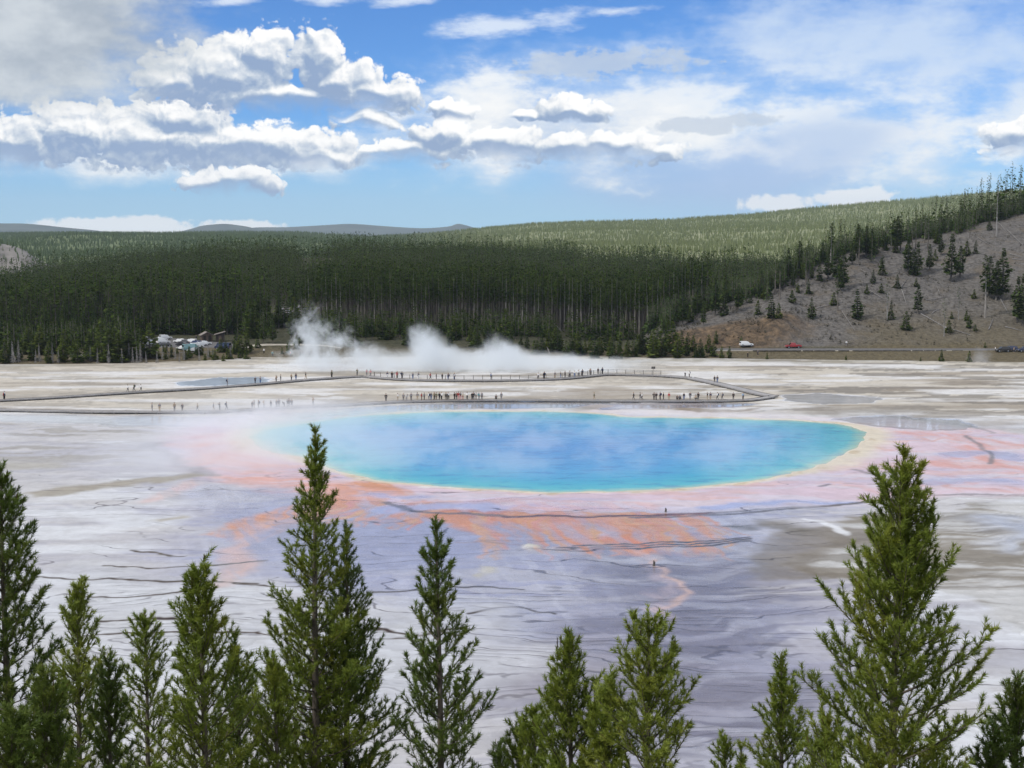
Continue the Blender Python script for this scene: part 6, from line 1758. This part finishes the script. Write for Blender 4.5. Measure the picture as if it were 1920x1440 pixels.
strip('road_shoulder', [((p - 960) / F * 421.2, 421.2) for p in us], [((p - 960) / F * 423.4, 423.4) for p in us], noisy('gravel_shoulder', (.30, .27, .22), (.42, .39, .34), 1.0), .03, 1)
strip('access_road', [hit(*p)[:2] for p in [(549,640),(553,622),(548,604),(540,591),(536,580),(545,575)]], [hit(*p)[:2] for p in [(556,640),(561,622),(562,606),(568,594),(585,584),(604,576)]], M_ASPH, .06, 3)
strip('pale_track', [hit(*p)[:2] for p in [(430,658),(480,650),(540,648),(600,649),(640,654)]], [hit(*p)[:2] for p in [(430,654),(480,646),(540,645.5),(600,646.5),(640,652)]], noisy('track_dust', (.32, .29, .24), (.42, .39, .33), .8), .05, 3)
pk2 = [(x_, y_) for x_, y_ in [hit(262, 660)[:2], hit(300, 661)[:2], hit(350, 662)[:2], hit(400, 660)[:2], hit(440, 657)[:2]]]
pk3 = [(x_, y_) for x_, y_ in [hit(262, 636)[:2], hit(300, 634)[:2], hit(350, 636)[:2], hit(400, 641)[:2], hit(440, 644)[:2]]]
strip('car_park', pk2, pk3, M_ASPH, .04, 3)
# logs that edge the road
lm = MB(); lm.tube([(-1.6, 0, .22), (1.6, 0, .22)], .2, 7); lmm = lm.mesh('edge_log', M_BEAM)
its = []
for a in (330,385,440,490,555,630,700,760,845,930,990,1045,1100,1165,1215,1290,1360,1430,1530):
    px = 1320 + a / 3.2; x = (px - 960) / F * 420.6
    o = mesh_obj('edge_log', lmm, None, (x, 420.6, float(terr(x, 420.6)) - .02)); o.rotation_euler = (0, 0, PR.gauss(0, .04))
    tag(o, None, 'log barrier', 'dark logs edging the road'); its.append((o, 'dark barrier log lying along the road edge', px))
distinct(its, 'counted from the white SUV')

# ------------------------------------------------------------------ buildings
M_WOOD = noisy('brown_boards', (.085, .06, .045), (.15, .11, .085), 2.0, stretch=(4, 4, .5)); M_SHAKE = noisy('roof_shakes', (.17, .145, .125), (.27, .24, .215), 3.0); M_DOOR = noisy('dark_door', (.03, .025, .02), (.05, .04, .035), 2.0)
M_STONE = noisy('rubble_stone', (.16, .145, .13), (.28, .26, .235), 2.5, bump=.5)
def cabin(px, py, rz):
    root = empty('toilet_cabin', hit(px, py), R(rz))
    m = MB(); m.prism([(-1.7, 0), (1.7, 0), (1.7, 2.1), (0, 2.95), (-1.7, 2.1)], -1.3, 1.3); m.build('wall', M_WOOD, root)
    m = MB()
    for s in (-1, 1): m.poly([(0, -1.75, 3.12), (s * 2.15, -1.75, 2.02), (s * 2.15, 1.75, 2.02), (0, 1.75, 3.12)]); m.poly([(0, -1.75, 3.0), (s * 2.15, -1.75, 1.92), (s * 2.15, 1.75, 1.92), (0, 1.75, 3.0)])
    m.poly([(0,-1.75,3.12),(2.15,-1.75,2.02),(2.15,-1.75,1.92),(0,-1.75,3.0)]); m.poly([(0,-1.75,3.12),(-2.15,-1.75,2.02),(-2.15,-1.75,1.92),(0,-1.75,3.0)])
    m.build('roof', M_SHAKE, root)
    for x in (-.8, .8): m = MB(); m.box(x - .42, x + .42, -1.34, -1.295, 0.02, 1.95); m.build('door', M_DOOR, root)
    tag(root, 'brown log cabin toilet with steep gabled roof behind the parked cars', 'cabin')
cabin(387, 640, 25)
root = empty('toilet_shed', hit(413, 640), R(12))
m = MB(); m.prism([(-1.35, 0), (1.35, 0), (1.35, 2.9), (-1.35, 2.15)], -1.2, 1.2); m.build('wall', M_DOOR, root)
m = MB(); m.prism([(-1.9, 2.08), (1.65, 3.06), (1.65, 3.2), (-1.9, 2.22)], -1.55, 1.55); m.build('roof', M_SHAKE, root)
m = MB(); m.box(-.5, .4, -1.24, -1.195, .02, 1.9); m.build('door', M_WOOD, root)
tag(root, 'dark shed toilet with one sloping pale roof beside a tall bare trunk', 'cabin')
X, Y, Z = hit(421.5, 641); o = put_tree('thin', (X, Y, Z), 17 * Y / F * 1.55, 'lone trunks', .35); o['label'] = 'tall thin bare trunk right beside the dark shed toilet'
root = empty('information_shelter', hit(496, 589), R(6))
m = MB(); m.prism([(-2.7, 2.35), (2.7, 2.75), (2.7, 2.95), (-2.7, 2.55)], -1.6, 1.5); m.build('roof', M_SHAKE, root)
for x in (-2.2, 2.2):
    for y in (-1.2, 1.2): m = MB(); m.box(x - .1, x + .1, y - .1, y + .1, -.3, 2.42 + (x + 2.2) * .06); m.build('post', M_DOOR, root)
m = MB(); m.box(-1.9, 1.9, 1.0, 1.12, -.2, 2.3); m.build('back_wall', M_DOOR, root)
m = MB(); m.box(-1.2, .2, .85, .98, .8, 1.7); m.build('notice_panel', M_GREY, root)
tag(root, 'dark open shelter with flat pale roof up among the pines', 'shelter')
# small sign by the railing's end
x, y, ang = snap(1226, 703, ('railed',))
root = empty('notice_sign', (x, y + 1.6, 0))
m = MB(); m.box(-.05, .05, -.05, .05, -.2, 2.3); m.build('post', M_RAIL, root)
m = MB(); m.box(-.5, .5, -.09, -.052, 1.75, 2.35); m.build('sign_panel', M_BEAM, root)
tag(root, 'small dark sign on a post behind the end of the railing', 'sign')
# little dark stubs standing on the wet apron
for px, py, h, lb in [(1248, 960, .55, 'small dark stub standing on the orange terrace edge'), (1226, 1061, .6, 'small dark stub standing alone on the lavender wet flat')]:
    m = MB(); m.tube([(0, 0, -.1), (.03, 0, h * .6), (-.02, 0, h)], [.16, .12, .06], 7); m.tube([(.02, 0, h * .5), (.18, 0, h * .75)], [.06, .03], 5)
    tag(m.build('wood_stub', M_BEAM, None, gp(px, py)), lb, 'stub')
# ------------------------------------------------------------------ steam and air
def steam_box(name, x0, x1, y0, y1, z0, z1, density, shape, label, step=1.0, color=(.96, .97, 1.0), aniso=0.2):
    m = bpy.data.materials.new('steam'); m.use_nodes = True; t = m.node_tree; t.nodes.clear(); g = NT(t)
    out = g.n('ShaderNodeOutputMaterial'); v = g.n('ShaderNodeVolumePrincipled')
    v.inputs['Color'].default_value = color + (1,); v.inputs['Anisotropy'].default_value = aniso
    t.links.new(v.outputs[0], out.inputs['Volume'])
    g.put(v.inputs['Density'], shape(g, g.pos()) * density)
    mb = MB(); mb.box(x0, x1, y0, y1, z0, z1)
    o = mb.build(name, m)
    m.cycles.volume_step_rate = step
    m.volume_intersection_method = 'ACCURATE' if hasattr(m, 'volume_intersection_method') else None
    return tag(o, label, 'steam', kind='stuff')

def px_at(p, Y): return (p - 960) / F * Y

def crater(g, p):
    x, y, z = g.sep(p)
    warp = g.vmath('MULTIPLY', g.vmath('SUBTRACT', g.noise(g.vmath('MULTIPLY', p, (.10, .10, .13)), 1.0, 3.0, .6, color=True), (.5, .5, .5)), (9, 7, 7))
    q = g.vmath('ADD', p, warp)
    n = g.noise(g.vmath('MULTIPLY', q, (.19, .10, .17)), 1.0, 5.0, .66)
    # height of the bank along the boardwalk; a tall torn column leans over its smoky end
    xx, _, _ = g.sep(q)
    lean = xx + z * 0.55
    col = g.sstep(13.0, 2.0, g.math('ABSOLUTE', lean + 47.0))
    top = 5.5 + 14.0 * col + 8.5 * g.sstep(7.0, 1.0, g.math('ABSOLUTE', lean + 19.0)) + 4.0 * g.sstep(8.0, 1.0, g.math('ABSOLUTE', lean - 0.0)) - 3.5 * g.sstep(-4.0, 34.0, x)
    hgt = 1.0 - z / top
    ends = g.sstep(-70.0, -58.0, xx) * g.sstep(45.0, 20.0, x) * g.sstep(366.0, 370.0, y) * g.sstep(408.0, 398.0, y)
    low = g.sstep(.10, .85, hgt) * g.sstep(-44.0, -24.0, x)
    wisp = g.sstep(.50, .62, n + (hgt - .5) * .16) * g.sstep(-.02, .35, hgt)
    return (wisp * (.80 - col * .15) + low * 0.6) * ends
steam_box('steam', px_at(510, 390), px_at(1275, 390), 364, 410, .3, 21.0, 0.15, crater, 'bank of white steam boiling up behind the railed boardwalk', .5, (.93, .97, 1.0))

def veil_pool(g, p):
    x, y, z = g.sep(p)
    n = g.noise(g.vmath('MULTIPLY', g.vmath('ADD', p, g.vmath('MULTIPLY', g.noise(g.vmath('MULTIPLY', p, (.05, .05, .05)), 1.0, 1.0, .5, color=True), (9, 9, 2))), (.13, .075, .3)), 1.0, 3.0, .6)
    zz = z / (1.6 + 1.8 * g.sstep(-10.0, -42.0, x))
    west = g.sstep(5.0, -48.0, x)
    d = g.sstep(.40, .62, n + west * .10) * (0.75 + west * 0.5)
    return d * g.math('SUBTRACT', 1.0, zz, clamp=True) * g.sstep(203.0, 222.0, y) * g.sstep(303.0, 285.0, y + 0.0) * g.sstep(-72.0, -50.0, x) * g.sstep(62.0, 40.0, x)
steam_box('steam', -72, 62, 202, 304, .02, 3.6, 0.125, veil_pool, 'thin veil of steam drifting over the blue pool', .4)

def puff(cx, cy, rx, ry, rz, thr=.42):
    def f(g, p):
        q = g.vmath('MULTIPLY', g.vmath('SUBTRACT', p, (cx, cy, 0.0)), (1 / rx, 1 / ry, 1 / rz))
        n = g.noise(p, .35, 3.0, .6)
        return g.sstep(0.0, .7, 1.0 - g.vmath('LENGTH', q) + (n - .5) * 1.2)
    return f
for px, Y, rx, rz, dn, lb in [(1842, 402, 4.5, 4.2, .10, 'small puff of steam at the flat edge before the dark cars'), (158, 404, 6.5, 3.4, .07, 'faint puff of steam before the dead grey trees'), (770, 318, 3.0, 5.0, .05, 'thin wisp rising past the shore boardwalk crowd')]:
    cx = px_at(px, Y)
    steam_box('steam', cx - rx * 1.4, cx + rx * 1.4, Y - 4, Y + 4, .1, rz * 1.4, dn, puff(cx, Y, rx, 3.5, rz), lb, .6)
HAZE = 0.000035
if HAZE:
    m = bpy.data.materials.new('air'); m.use_nodes = True; t = m.node_tree; t.nodes.clear(); g = NT(t)
    out = g.n('ShaderNodeOutputMaterial'); v = g.n('ShaderNodeVolumePrincipled'); v.inputs['Color'].default_value = (.72, .84, 1.0, 1); v.inputs['Density'].default_value = HAZE
    t.links.new(v.outputs[0], out.inputs['Volume'])
    mb = MB(); mb.box(-14000, 14000, -80, 15500, -15, 420); tag(mb.build('haze', m), kind='stuff')
